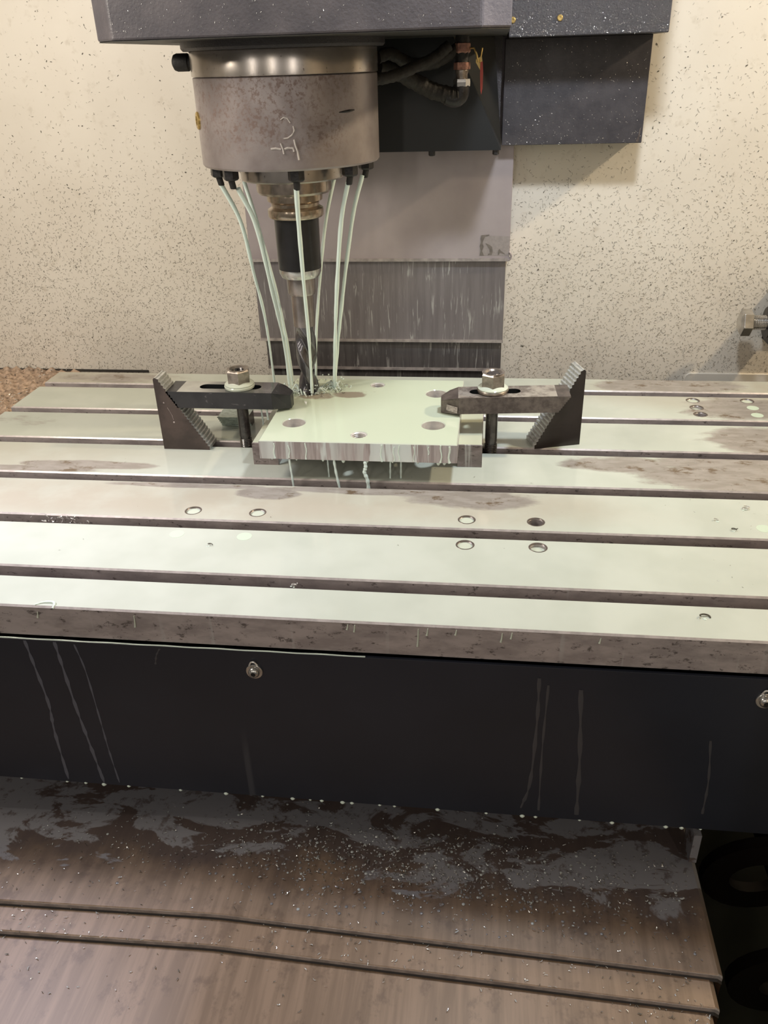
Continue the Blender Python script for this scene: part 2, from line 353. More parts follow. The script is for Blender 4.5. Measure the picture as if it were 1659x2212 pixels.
class MB:
    """mesh collector in world millimetres"""
    def __init__(self):
        self.v = []; self.f = []; self.mi = []
    def add(self, verts, faces, mi=0):
        k = len(self.v)
        self.v += [tuple(p) for p in verts]
        self.f += [tuple(i+k for i in f) for f in faces]
        self.mi += [mi]*len(faces)
        return self
    def box(self, x0, x1, y0, y1, z0, z1, mi=0, top=None, c=0.0):
        """box; c > 0 chamfers the upper rim; top = material of the upper face"""
        tm = mi if top is None else top
        if c:
            a = [(x0, y0), (x1, y0), (x1, y1), (x0, y1)]
            b = [(x0+c, y0+c), (x1-c, y0+c), (x1-c, y1-c), (x0+c, y1-c)]
            v = [(p[0], p[1], z0) for p in a]+[(p[0], p[1], z1-c) for p in a]+[(p[0], p[1], z1) for p in b]
            self.add(v, [(3, 2, 1, 0)]+[(i, (i+1) % 4, (i+1) % 4+4, i+4) for i in range(4)], mi)
            k = len(self.v)-12
            self.f += [tuple(k+j for j in (i+4, (i+1) % 4+4, (i+1) % 4+8, i+8)) for i in range(4)]; self.mi += [mi]*4
            self.f.append((k+8, k+9, k+10, k+11)); self.mi.append(tm)
        else:
            v = [(x0, y0, z0), (x1, y0, z0), (x1, y1, z0), (x0, y1, z0), (x0, y0, z1), (x1, y0, z1), (x1, y1, z1), (x0, y1, z1)]
            self.add(v, [(3, 2, 1, 0), (0, 1, 5, 4), (1, 2, 6, 5), (2, 3, 7, 6), (3, 0, 4, 7)], mi)
            k = len(self.v)-8
            self.f.append((k+4, k+5, k+6, k+7)); self.mi.append(tm)
        return self
    def lathe(self, prof, c, seg=48, mi=0, axis='z', cap=True, mis=None):
        """profile [(r, h)], h measured along axis from c"""
        n = len(prof); v = []
        for r, h in prof:
            for i in range(seg):
                a = 2*pi*i/seg
                if axis == 'z': v.append((c[0]+r*cos(a), c[1]+r*sin(a), c[2]+h))
                elif axis == 'x': v.append((c[0]+h, c[1]+r*cos(a), c[2]+r*sin(a)))
                else: v.append((c[0]+r*cos(a), c[1]+h, c[2]+r*sin(a)))
        k = len(self.v); self.v += v
        for j in range(n-1):
            for i in range(seg):
                i2 = (i+1) % seg
                self.f.append((k+j*seg+i, k+j*seg+i2, k+(j+1)*seg+i2, k+(j+1)*seg+i))
                self.mi.append(mis[j] if mis else mi)
        if cap:
            for j in (0, n-1):
                if prof[j][0] > 0.01:
                    self.f.append(tuple(k+j*seg+i for i in range(seg))); self.mi.append(mis[max(0, min(j, n-2))] if mis else mi)
        return self
    def tube(self, pts, rad, seg=8, mi=0, flat=1.0, cap=True):
        pts = [Vector(p) for p in pts]; n = len(pts)
        rads = rad if isinstance(rad, (list, tuple)) else [rad]*n
        k = len(self.v); up = Vector((0.31, 0.17, 0.93))
        for i, p in enumerate(pts):
            d = (pts[min(i+1, n-1)]-pts[max(i-1, 0)]).normalized()
            a = d.cross(up)
            if a.length < 0.05: a = d.cross(Vector((1, 0, 0)))
            a.normalize(); b = a.cross(d).normalized()
            for j in range(seg):
                t = 2*pi*j/seg
                self.v.append(tuple(p+a*(cos(t)*rads[i])+b*(sin(t)*rads[i]*flat)))
        for i in range(n-1):
            for j in range(seg):
                j2 = (j+1) % seg
                self.f.append((k+i*seg+j, k+i*seg+j2, k+(i+1)*seg+j2, k+(i+1)*seg+j)); self.mi.append(mi)
        if cap:
            self.f.append(tuple(k+j for j in range(seg))); self.mi.append(mi)
            self.f.append(tuple(k+(n-1)*seg+j for j in range(seg))); self.mi.append(mi)
        return self
    def prism(self, outer, holes, h0, h1, fn=None, c=0.0, mi=0, top=None, side=None, holemi=None, cham=None):
        """2-D outline with holes extruded from h0 to h1; fn maps (u, v, h) to space; c = chamfer of the upper rim"""
        fn = fn or (lambda u, v, h: (u, v, h))
        tm = mi if top is None else top; sm = mi if side is None else side
        hm = sm if holemi is None else holemi; cm = sm if cham is None else cham
        def area(l): return 0.5*sum(l[i][0]*l[(i+1) % len(l)][1]-l[(i+1) % len(l)][0]*l[i][1] for i in range(len(l)))
        outer = list(outer) if area(outer) > 0 else list(outer)[::-1]
        holes = [list(h) if area(h) < 0 else list(h)[::-1] for h in holes]
        def inset(l, d):
            out = []; n = len(l)
            for i in range(n):
                p0, p1, p2 = Vector(l[i-1]), Vector(l[i]), Vector(l[(i+1) % n])
                a = (p1-p0).normalized(); b = (p2-p1).normalized()
                na = Vector((-a.y, a.x)); nb = Vector((-b.y, b.x)); m = na+nb
                m = m/max(0.35, m.dot(na)) if m.length > 1e-6 else na
                out.append(p1+m*d)
            return out
        loops = [outer]+holes
        tl = [inset(l, c) for l in loops] if c else [[Vector(p) for p in l] for l in loops]
        tri = tessellate_polygon([[Vector((p[0], p[1], 0)) for p in l] for l in tl])
        flat_t = [p for l in tl for p in l]; flat_b = [p for l in loops for p in l]
        k = len(self.v); N = len(flat_b)
        self.v += [tuple(fn(p[0], p[1], h0)) for p in flat_b]
        self.v += [tuple(fn(p[0], p[1], h1-c)) for p in flat_b]
        self.v += [tuple(fn(p[0], p[1], h1)) for p in flat_t]
        for a, b, d in tri:
            A = flat_t[a]; B = flat_t[b]; D = flat_t[d]
            if (B[0]-A[0])*(D[1]-A[1])-(B[1]-A[1])*(D[0]-A[0]) < 0: b, d = d, b
            self.f.append((k+2*N+a, k+2*N+b, k+2*N+d)); self.mi.append(tm)
            self.f.append((k+d, k+b, k+a)); self.mi.append(sm)
        s = 0
        for li, l in enumerate(loops):
            n = len(l)
            for i in range(n):
                i2 = (i+1) % n
                self.f.append((k+s+i, k+s+i2, k+N+s+i2, k+N+s+i)); self.mi.append(sm if li == 0 else hm)
                if c:
                    self.f.append((k+N+s+i, k+N+s+i2, k+2*N+s+i2, k+2*N+s+i)); self.mi.append(cm)
            s += n
        return self
    def xform(self, fn, start=0):
        self.v[start:] = [tuple(fn(p)) for p in self.v[start:]]
        return self
    def build(self, name, mats, parent=None, smooth=None, label=None, origin=None, bevel=0.0):
        me = bpy.data.meshes.new(name)
        if parent is not None:
            org = parent['org']
        else:
            org = origin if origin else (sum(p[0] for p in self.v)/len(self.v), sum(p[1] for p in self.v)/len(self.v), min(p[2] for p in self.v))
        me.from_pydata([((p[0]-org[0])*S, (p[1]-org[1])*S, (p[2]-org[2])*S) for p in self.v], [], self.f)
        mats = mats if isinstance(mats, (list, tuple)) else [mats]
        for m in mats: me.materials.append(MT[m])
        me.polygons.foreach_set('material_index', self.mi)
        if smooth:
            me.polygons.foreach_set('use_smooth', [True]*len(me.polygons))
            me.set_sharp_from_angle(angle=radians(smooth))
        me.validate()
        me.update()
        o = bpy.data.objects.new(name, me); COL.objects.link(o)
        o['org'] = tuple(float(c) for c in org)
        if parent is not None:
            o.parent = parent            # child origin coincides with the parent's
        else:
            o.location = W(org)
        if label: o['label'] = label
        if bevel:
            b = o.modifiers.new('bevel', 'BEVEL'); b.width = bevel*S; b.segments = 2; b.limit_method = 'ANGLE'; b.angle_limit = radians(40)
        return o

def circ(cx, cy, r, n=28, ph=0.0):
    return [(cx+r*cos(2*pi*i/n+ph), cy+r*sin(2*pi*i/n+ph)) for i in range(n)]
def structure(o):
    o['kind'] = 'structure'; return o
def spline(pts, n=6):
    """Catmull-Rom through pts"""
    P = [Vector(p) for p in pts]; P = [P[0]*2-P[1]]+P+[P[-1]*2-P[-2]]
    out = []
    for i in range(1, len(P)-2):
        for k in range(n):
            t = k/n
            a, b, c, d = P[i-1], P[i], P[i+1], P[i+2]
            out.append(0.5*((2*b)+(c-a)*t+(2*a-5*b+4*c-d)*t*t+(3*b-a-3*c+d)*t**3))
    out.append(P[-2]); return out
def chips(mb, n, place, lmin, lmax, wmin, wmax, mats, curl=1.6, lift=0.35):
    """curled slivers; place() -> (point, tangent u, tangent v, normal)"""
    for _ in range(n):
        r = place()
        if r is None: continue
        p, u, v, nn = r
        L = random.uniform(lmin, lmax); w = random.uniform(wmin, wmax)
        a = random.uniform(0, 2*pi); k = random.uniform(-curl, curl)
        seg = 4; x = y = 0.0; h = a; line = []
        for i in range(seg+1):
            line.append((x, y, h)); x += cos(h)*L/seg; y += sin(h)*L/seg; h += k/seg
        cx = sum(q[0] for q in line)/(seg+1); cy = sum(q[1] for q in line)/(seg+1)
        vs = []
        for i, (x, y, h) in enumerate(line):
            ww = w*(1.0 if 0 < i < seg else 0.35)
            for s in (-1, 1):
                q = p+u*((x-cx)-sin(h)*ww*s*0.5)+v*((y-cy)+cos(h)*ww*s*0.5)+nn*(lift+random.uniform(0, lift)*(1 if s > 0 else 0.3))
                vs.append(tuple(q))
        mb.add(vs, [(2*i, 2*i+2, 2*i+3, 2*i+1) for i in range(seg)], random.choice(mats))
X, Y, Zv = Vector((1, 0, 0)), Vector((0, 1, 0)), Vector((0, 0, 1))

# ================================================================== SETTING
WY = 640.0
wb = structure(MB().box(-1500, 1500, WY, WY+12, -560, 1250).build('wall_back', 'cream'))
pm = MB()
ol = [(302, -330)]+[(560, -330), (560, -20)]+[(302+9-9*sin(a), -20-9+9*cos(a)) for a in [radians(k) for k in (0, 22, 45, 68, 90)]]
pm.prism(ol, [], 0, 3, fn=lambda u, v, h: (u, WY-h, v), c=1.0)
pm.build('access_panel', 'cream', wb, label='raised lower wall panel with rounded corner')
MB().box(-1000, -560, WY-2, WY-0.2, -31, -27.5).build('seam_strip', 'slotfloor', wb)
structure(MB().box(-1512, -1500, -420, WY+12, -560, 1250).build('wall_left', 'cream'))
structure(MB().box(1500, 1512, -420, WY+12, -560, 1250).build('wall_right', 'cream'))
structure(MB().box(330, 1512, -432, -420, -560, 1250).build('wall_front_blocker', 'cream'))  # unseen panel, added to block ambient light from the lower right
structure(MB().box(-1600, 1600, -2600, 1000, -Z0-20, -Z0).build('floor', 'pale'))
# ledge with settled chips, left behind the table
structure(MB().box(-1498, -672, 380, WY-1, -75, -52).build('trim_1', 'cream'))
# dark chip trough under the table
structure(MB().box(225, 1498, -700, WY-1, -560, -545).build('trim_2', 'trough'))
structure(MB().box(-1498, 225, -700, WY-1, -560, -545).build('trim_3', 'void'))

# ================================================================== COLUMN COVERS
cc = thing('column_way_cover', 'telescoping grey steel way cover on the column behind the drill', 'way cover', (-165, 620, -200))
def panel(x0, x1, yf, z0, z1, mat, lip, name='cover_panel', label=None):
    m = MB()
    m.box(x0, x1, yf, yf+3, z0, z1, 0)
    m.box(x0, x0+3, yf+3, WY-2, z0, z1, 0); m.box(x1-3, x1, yf+3, WY-2, z0, z1, 0)
    p = m.build(name, [mat], cc, bevel=0.8)
    if lip:
        l = MB().box(x0-0.5, x1+0.5, yf-1.6, yf-0.05, z0-1, z0+3.2).build('wiper_lip', 'lip', p)
    return p
p1 = panel(-355, 26.5, 600, 158, 470, 'colcover', True)
panel(-352.5, 21.8, 606, 36, 200, 'colcover2', True)
p3 = panel(-346, 20.5, 612, -11, 60, 'colcover3', True)
panel(-341, 19.5, 618, -200, 10, 'colcover3', False)
# bent corner bead and label remains on the upper panel
MB().tube(spline([(24, 599, 158), (27.5, 598.5, 160), (29.2, 598.5, 164), (27.5, 598.5, 168), (26.2, 599, 170)], 4), 1.4, 8).build('corner_bead', 'colcover', p1, smooth=50)
g = MB()
g.prism([(-16, 165), (25, 164), (26, 191), (-15, 193)], [], 0, 0.12, fn=lambda u, v, h: (u, 600-0.05-h, v))
g.build('label_film', 'gluefilm', p1)
g = MB()
def gl(poly): g.prism(poly, [], 0, 0.3, fn=lambda u, v, h: (u, 599.8-h, v))
gl([(-16, 165), (-9.5, 165), (-12.5, 171), (-10.5, 177), (-12, 183), (-9, 191), (-3, 192.5), (-3, 193.8), (-14, 193), (-15.5, 188), (-14.2, 184), (-16.2, 178), (-14.5, 172)])
gl([(-8, 182), (-3, 180), (1.5, 177), (2.4, 171), (1.6, 166), (-4, 165.5), (-4, 167), (-1.5, 168), (-2, 173), (-5, 178)])
gl([(10, 166), (12, 166), (12.5, 169), (21, 166.5), (14, 171.5), (12, 174), (10.5, 172)])
g.build('label_residue', 'residue', p1)

# ================================================================== SPINDLE HEAD
hd = thing('headstock', 'dark grey cast spindle head housing at the top of the machine', 'machine head', (-180, 400, 438))
HB = 437.5
out = [(-348, 205), (-14, 205), (11.5, 230), (11.5, 600), (-330, 600), (-372, 480), (-372, 229)]
m = MB().prism(out, [], HB, 760)
hb = m.build('housing', 'head', hd, bevel=2.0)
MB().prism([(x*0.995-0.9, y+(1.0 if y < 300 else -1)) for x, y in out], [], HB-0.7, HB-0.05).build('underside_shade', 'underside_shade', hd)  # thin added sheet that carries the painted shade under the housing
m = MB().lathe([(104, 428.5-438), (106, 431-438), (106, HB+1-438)], (-222, 348, 438), 72)
m.build('spindle_boss', 'grain', hd, smooth=35)
# rear saddle that carries the head down the column: slanted dark front panel
m = MB()
v = [(-330, 500, 313), (8, 500, 313), (-36, 500, 404), (-52, 500, 437), (-330, 500, 437), (-330, 590, 313), (8.5, 560, 313), (-4, 545, 437), (-330, 590, 437), (8.5, 590, 313), (-4, 590, 437)]
m.add(v, [(0, 1, 2, 3, 4), (1, 6, 7, 3, 2), (0, 5, 9, 6, 1), (4, 8, 5, 0), (3, 7, 10, 8, 4), (6, 9, 10, 7), (5, 8, 10, 9)])
sd = m.build('saddle_panel', 'dark', hd)
m = MB().box(-40, 6, 562, 597, 312, 437).build('saddle_casting', 'grain', hd)
for bx in (-78, 2):
    MB().lathe([(4.2, 0), (4.2, -5), (3.2, -6)], (bx, 506, 313), 6).build('bolt', 'greasy', sd)
# flecks of swarf stuck on the head
m = MB()
def place_head():
    return Vector((random.uniform(-345, -16), 204.9, HB+3+random.uniform(0, 60))), X, Zv, -Y
chips(m, 260, place_head, 0.4, 1.8, 0.15, 0.5, [0], 1.2, 0.15)
def place_bot():
    return Vector((random.uniform(-345, -16), random.uniform(207, 260), HB)), X, Y, -Zv
chips(m, 160, place_bot, 0.4, 1.6, 0.15, 0.5, [0], 1.2, 0.15)
m.build('swarf_flecks', 'chip3', hd)['kind'] = 'stuff'

# side covers to the right of the head
sc1 = thing('upper_side_cover', 'upper black grained cover box right of the spindle head', 'cover', (105, 560, 434))
u1 = MB().box(12.5, 196.5, 516, WY-2, 434, 760).build('cover_box', 'grain', sc1, bevel=1.2)
for sx, sz in ((16.5, 452), (71, 452.5)):
    m = MB().lathe([(3.4, 0), (3.4, -0.8), (2.6, -1.6), (1.4, -1.6), (1.4, -0.6)], (sx, 516, sz), 16, axis='y')
    m.build('screw', 'gold', sc1, smooth=40)
m = MB()
def pl(): return Vector((random.uniform(14, 195), 515.9, 434+abs(random.gauss(0, 14)))), X, Zv, -Y
chips(m, 260, pl, 0.4, 1.8, 0.15, 0.55, [0], 1.2, 0.15)
m.build('swarf_flecks', 'chip3', sc1)['kind'] = 'stuff'
sc2 = thing('lower_side_cover', 'lower black cover box beneath the grained cover, right of the hoses', 'cover', (100, 600, 311))
MB().box(9.3, 189.5, 580, WY-2, 311, 434).build('cover_box', 'blackcover', sc2, bevel=0.8)
m = MB()
def pl(): return Vector((random.uniform(12, 187), 579.9, 311+random.random()**1.3*120)), X, Zv, -Y
chips(m, 300, pl, 0.4, 1.8, 0.15, 0.55, [0], 1.2, 0.15)
m.build('swarf_flecks', 'chip3', sc2)['kind'] = 'stuff'
MB().add([(182, 579.7, 313), (185.5, 579.7, 312), (186.5, 579.7, 327), (188, 579.7, 331), (185.5, 579.7, 328), (184.5, 579.7, 320)], [(0, 1, 2, 3, 4, 5)]).build('paint_scratch', 'clampworn', sc2)

# ================================================================== SPINDLE NOSE
AX = (-222.3, 348.0)
sp = thing('spindle_nose', 'round rusty steel spindle nose ringed with coolant nozzles', 'spindle', (AX[0], AX[1], 300))
def lat(prof, name, mats, parent, seg=96, mis=None, smooth=35):
    return MB().lathe([(r, z-300) for r, z in prof], (AX[0], AX[1], 300), seg, mis=mis).build(name, mats, parent, smooth=smooth)
lat([(60, 428.4), (97.5, 428.4), (98, 427.5), (98, 405.8), (97.2, 405.2), (60, 405.2)], 'upper_ring', 'ring', sp)
sl = lat([(60, 404.6), (96.6, 404.6), (97.3, 403.8), (97, 321.5), (95.5, 319.5), (60, 319.5)], 'sleeve', 'sleeve', sp)
lat([(40, 320), (58, 320), (58.5, 317), (57.5, 304), (56, 302.5), (40, 302.5)], 'lower_flange', 'ring', sp)
def on_cyl(a, z, r):
    return Vector((AX[0]+r*cos(a), AX[1]+r*sin(a), z))
def radial(mb, a, z, r, prof, seg, mi=0):
    """lathe whose axis points radially out of the sleeve"""
    k = len(mb.v); mb.lathe(prof, (0, 0, 0), seg, mi)
    d = Vector((cos(a), sin(a), 0)); tt = Vector((-sin(a), cos(a), 0)); o = on_cyl(a, z, r)
    mb.xform(lambda p: o+tt*p[0]+Zv*p[1]+d*p[2], k); return mb
radial(MB(), radians(207), 365, 96, [(8.6, 0), (8.6, 2.6), (7.6, 3.4), (4.6, 3.4), (4.2, 0.6)], 24).build('plug_screw', 'gold', sp, smooth=40)
radial(MB(), radians(207), 365, 96.2, [(4.1, 0), (4.1, 1.5)], 6).build('socket', 'void', sp)
m = MB(); radial(m, radians(183), 419, 95, [(6.5, 0), (7.5, 1), (7.5, 7), (8.6, 8), (8.6, 20), (7.5, 23), (4, 25)], 20)
m.build('cable_gland', 'rubber', sp, smooth=40)
MB().tube([on_cyl(radians(a), 371+0.1*(a+45), 96.8) for a in (-46, -42, -38, -34)], [0.6, 1.3, 1.5, 0.8], 6).build('sleeve_mark', 'greasy', sp)
# chalk strokes
def stroke(pts, r):
    m = MB(); m.tube([on_cyl(radians(a), z, 97.15) for a, z in pts], r, 6, flat=1.0); m.build('chalk_mark', 'chalk', sp)
stroke([(278, 367), (280, 369), (282, 368), (283.5, 364)], 0.6)
stroke([(285, 361), (285.5, 357), (284, 353), (281.5, 350.5), (279, 350)], 0.75)
stroke([(271, 341), (274, 341.5), (277, 340.5)], 1.0)
stroke([(277, 346), (278, 341), (278.5, 336)], 0.9)
stroke([(279, 340.5), (281, 341.5), (284, 341), (284.5, 338)], 1.1)
stroke([(285, 349), (285.5, 344), (286.5, 338), (287, 330)], 1.0)
# nozzles
def nozzle(a):
    a = radians(a); p = Vector((AX[0]+82*cos(a), AX[1]+82*sin(a), 0))
    m = MB()
    m.lathe([(5.5, 8), (5.5, 6.5), (8.3, 6), (8.6, 5), (8.6, -3.5), (7.2, -5), (3.8, -6)], (p.x, p.y, 313.5), 6)
    nz = m.build('nozzle', 'greasy', sp)
    m = MB(); m.lathe([(3.6, 1), (3.4, -7), (3.0, -8)], (p.x, p.y, 307.5), 14)
    lean = Vector((AX[0]-p.x, AX[1]-p.y, 0)).normalized()*0.22
    m.xform(lambda q: (q[0]+lean.x*(308-q[2]), q[1]+lean.y*(308-q[2]), q[2]))
    m.build('nozzle_tip', 'rubber', nz, smooth=40)
for a in (203, 230, 285, 330, 12, 60, 140):
    nozzle(a)

# ================================================================== TOOL HOLDER + DRILL
th = thing('tool_holder', 'black and steel tool holder gripping the drill below the spindle', 'tool holder', (AX[0], AX[1], 190))
lat([(30, 302.4), (42, 302.4), (42.3, 300), (42, 290), (40, 287.5), (30, 287.5)], 'drive_collar', 'toolsteel', th)
lat([(28, 287.4), (31.2, 287.4), (31.6, 285), (31.2, 279.5), (27.5, 277), (27, 273.5), (31.4, 270.5), (31.8, 268.5), (31.6, 263), (30.5, 261.5), (24, 261.5)], 'gripper_flange', 'bronze', th)
lat([(20, 261.4), (25.6, 261.4), (25.6, 258), (25.0, 204), (20, 204)], 'chuck_body', 'blackox', th)
lat([(18, 204), (24.8, 203.8), (24.4, 199), (22.0, 194), (18, 193.6)], 'clamp_ring', 'chrome', th)
lat([(12, 194), (16.9, 193.8), (16.6, 176), (15.6, 173.4), (12, 173.4)], 'collet', 'shank', th)
db = thing('drill_bit', 'thick steel twist drill cutting into the plate', 'drill bit', (AX[0], AX[1], 30))
lat([(8, 173.4), (13.5, 173.2), (13.3, 150), (13.0, 135), (8, 135)], 'shank', 'shank', db, 64)
m = MB(); N = 64; layers = 96
zs = [150-(150-30)*i/layers for i in range(layers+1)]
for z in zs:
    d = min(1.0, max(0.0, (150-z)/42.0)); d = d*d*(3-2*d)
    tw = radians(150)+(150-z)*2*pi/118.0
    R = 13.0-0.5*d
    for i in range(N):
        a = 2*pi*i/N
        s = (cos(a*1.0)**2)
        fl = max(0.0, cos(a)**2-0.30)/0.70      # two flutes
        edge = 1.0-0.62*d*fl**0.75
        m.v.append((AX[0]+R*edge*cos(a+tw), AX[1]+R*edge*sin(a+tw), z))
for j in range(layers):
    for i in range(N):
        i2 = (i+1) % N
        m.f.append((j*N+i, (j+1)*N+i, (j+1)*N+i2, j*N+i2)); m.mi.append(0)
m.f.append(tuple(range(N))); m.mi.append(0)
m.f.append(tuple(layers*N+i for i in range(N))); m.mi.append(0)
m.build('fluted_body', 'drill', db, smooth=50)

# ================================================================== HOSES + VALVE
def hose(name, pts, r, label, grp):
    m = MB(); p = spline(pts, 10)
    rr = [r*(1+0.05*sin(i*2.1)+0.04*sin(i*5.3)) for i in range(len(p))]
    tag(m.tube(p, rr, 14).build(name, 'hose', smooth=60), label, 'hose', grp)
hose('coolant_hose', [(-128, 385, 418), (-115, 395, 421), (-95, 410, 411), (-70, 425, 411), (-45, 432, 424), (-36, 436, 436)], 6.5, 'upper grimy hose running from the spindle ring up to the head', 'hoses behind the spindle')
hose('coolant_hose', [(-129, 368, 397), (-112, 376, 399.5), (-90, 392, 407), (-68, 406, 416), (-53, 414, 427)], 6.0, 'grimy hose crossing diagonally between the spindle and the red valve', 'hoses behind the spindle')
hose('coolant_hose', [(-130, 400, 408), (-112, 415, 404), (-92, 428, 393), (-72, 432, 383), (-52, 430, 378), (-42, 430, 378)], 9.0, 'thick lowest hose bending into the elbow fitting', 'hoses behind the spindle')
vv = thing('valve', 'rusty brass shutoff valve with a red lever under the head', 'valve', (-39, 430, 372))
VX, VY = -39.0, 430.0
def vl(prof, name, mat, seg=20, smooth=40):
    return MB().lathe([(r, z-372) for r, z in prof], (VX, VY, 372), seg).build(name, mat, vv, smooth=smooth)
vl([(7.5, 437), (7.5, 429)], 'threaded_nipple', 'rubber')
vl([(7, 430), (9.2, 429), (9.4, 421), (7.5, 419)], 'upper_nut', 'rust', 6, None)
vl([(7.4, 420), (7.6, 418), (7.2, 416), (7.6, 414), (7.2, 412), (7.6, 410)], 'body_thread', 'rubber')
vl([(7, 411), (9.2, 410.4), (9.4, 403.6), (7.2, 403)], 'middle_nut', 'rust', 6, None)
vl([(7.2, 403.4), (7.6, 402), (6.6, 398), (6.8, 394)], 'union', 'nut')
vl([(7, 394.5), (9.2, 394), (9.6, 391), (9.4, 386.6), (7.2, 386)], 'lower_nut', 'chrome', 6, None)
MB().tube(spline([(VX, VY, 387), (VX, VY, 380), (VX-3, VY, 375), (VX-9, VY, 373.5), (VX-16, VY, 376)], 6), [8.6, 8.6, 8.6, 8.6]*6+[8.6], 18).build('elbow', 'greasy', vv, smooth=50)
m = MB(); m.tube([(VX+8, VY, 424), (VX+13, VY-2, 424), (VX+16, VY-3, 418), (VX+18, VY-4, 410)], 1.1, 8)
m.tube([(VX+22, VY, 424), (VX+21, VY-2, 417), (VX+19, VY-4, 410)], 1.1, 8)
m.add([(VX+15.5, VY-4, 413), (VX+22, VY-4, 416), (VX+23, VY-4, 408), (VX+20.5, VY-4.4, 402), (VX+15.5, VY-4.5, 410)], [(0, 1, 2, 3, 4)])
lv = m.build('lever_bracket', 'gold', vv, smooth=40)
MB().prism([(0, 0), (3.4, 1), (4.6, -10), (4.2, -26), (2.6, -32), (1.0, -28), (-0.2, -12)], [], 0, 3, fn=lambda u, v, h: (VX+20.6+u*0.7, VY-7+h, 410+v), c=0.6).build('lever', 'red', vv, label='red plastic lever')
m = MB()
for i in range(9):
    pass
MB().tube([Vector((VX+30+4*cos(a), 561.4, 396+6*sin(a))) for a in [radians(k) for k in range(-70, 75, 12)]], 0.8, 6).build('chip_curl', 'gold', vv)

# ================================================================== COOLANT JETS
jets = [
 ('leftmost coolant jet curving down from the outer left nozzle', [(-298.5, 318.0, 303.4), (-285.8, 339.7, 256.9), (-284.5, 366.8, 193.2), (-282.8, 393.9, 122.7), (-285.2, 420.0, 1.5)], (2.3, 1.2)),
 ('left coolant jet of the close pair, nearer the camera', [(-270, 290.0, 299.5), (-260.7, 312.6, 257.8), (-260.2, 352.6, 177.2), (-259.3, 386.2, 100.4), (-260.2, 405.0, 1.5)], (2.4, 1.8)),
 ('right coolant jet of the close pair left of the drill', [(-283.5, 362.0, 298.0), (-274.9, 371.7, 247.7), (-265.3, 389.5, 168.1), (-260.3, 404.4, 94.7), (-257.8, 414.0, 1.5)], (2.0, 1.7)),
 ('coolant jet falling in front of the black tool holder', [(-202.2, 270.0, 301), (-205.5, 283.6, 265.7), (-209.3, 303.0, 202.4), (-213.0, 325.5, 120.3), (-215.8, 334.0, 53)], (2.4, 1.4)),
 ('coolant jet right of the drill from the second right nozzle', [(-153.8, 308.0, 302.3), (-164.3, 317.0, 264.6), (-173.9, 329.9, 206.7), (-183.0, 343.9, 137.8), (-191.9, 360.0, 50.4)], (2.2, 1.9)),
 ('rightmost coolant jet from the outer right nozzle', [(-146.0, 362.0, 302.7), (-157.2, 362.6, 267.2), (-166.7, 363.4, 220.6), (-176.3, 364.3, 166.0), (-185.4, 365.2, 108.2), (-193.6, 366.0, 50.7)], (2.2, 1.7)),
 ('faint coolant jet passing behind the drill shank', [(-187.0, 418.0, 299), (-199.0, 408.1, 249.9), (-206.6, 392.2, 192.9), (-214.2, 376.0, 117.7), (-218, 369, 52)], (2.1, 1.2)),
]
for i, (lab, pts, (r0, r1)) in enumerate(jets):
    p = spline(pts, 14); n = len(p)
    rr = [1.18*(r0+(r1-r0)*k/n)*(1+0.10*sin(k*0.9+i)*k/n+0.16*sin(k*0.37+2*i)*k/n) for k in range(n)]
    tag(MB().tube(p, rr, 10).build('coolant_jet', 'jet', smooth=70), lab, 'coolant jet', 'coolant jets from the spindle nozzles')

# ================================================================== TABLE
tb = thing('milling_table', 'long steel milling table with T-slots, flooded with milky green coolant', 'table', (-50, 250, -215))
XL, XR = -667.0, 600.0
rails = [(-64, -16.8, [])]
H = {0: [], 1: [(-307, 69, 'full'), (-236.5, 69, 'full'), (-15.5, 69, 'mid'), (54.5, 69, 'low')], 2: [(-306, 118.7, 'mid'), (-235.5, 118.7, 'mid'), (-15.5, 119, 'mid'), (54.5, 119, 'dry'), (276.7, 121, 'full')],
     5: [(277.5, 468.5, 'mid'), (277.3, 442.5, 'low'), (277.3, 418.9, 'dry'), (348, 469.5, 'mid'), (349, 444.5, 'full'), (348, 419.3, 'full')]}
spans = [(-64, -16.8)]+[(100*k, 100*k+83.2) for k in range(5)]+[(500, 548)]
for k, (y0, y1) in enumerate(spans):
    hl = H.get(k, [])
    m = MB()
    m.prism([(XL, y0), (XR, y0), (XR, y1), (XL, y1)], [circ(hx, hy, 7.6) for hx, hy, s in hl if s != 'full'], -32, 0, c=1.6, mi=1, top=0, side=1, holemi=1, cham=2)
    rl = m.build('table_rail', ['wet', 'tableside', 'chamfer'], tb)
    for hx, hy, s in hl:
        if s == 'full':
            MB().prism(circ(hx, hy, 7.6), [], -0.02, 0.12).build('hole_fill', 'milkhole', rl)
        else:
            MB().lathe([(7.5, -0.4), (7.9, 0.10), (9.0, 0.12), (9.2, -0.1)], (hx, hy, 0), 32, cap=False).build('hole_rim', 'holerim', rl, smooth=40)
            lv_ = {'mid': -1.7, 'low': -4.0, 'dry': -9.0}[s]
            MB().prism(circ(hx, hy, 7.7), [], -31, lv_).build('hole_fill', 'milk2' if s != 'dry' else 'slotfloor', rl)  # dry holes get a dark plug that paints an empty hole's shade
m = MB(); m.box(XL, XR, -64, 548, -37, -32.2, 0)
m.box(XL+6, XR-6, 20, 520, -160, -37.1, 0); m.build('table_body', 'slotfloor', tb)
MB().box(XL, XR, -64, -40, -60, -32.05, 0).build('front_edge', 'tableside', tb)
m = MB(); m.box(XL, XR, -67.5, -64.2, -214, -35.0, 0); m.box(XL, XR, -66, -40, -60.5, -60.2, 0)
ap = m.build('apron', 'apron', tb, label='blue-black apron panel', bevel=0.5)
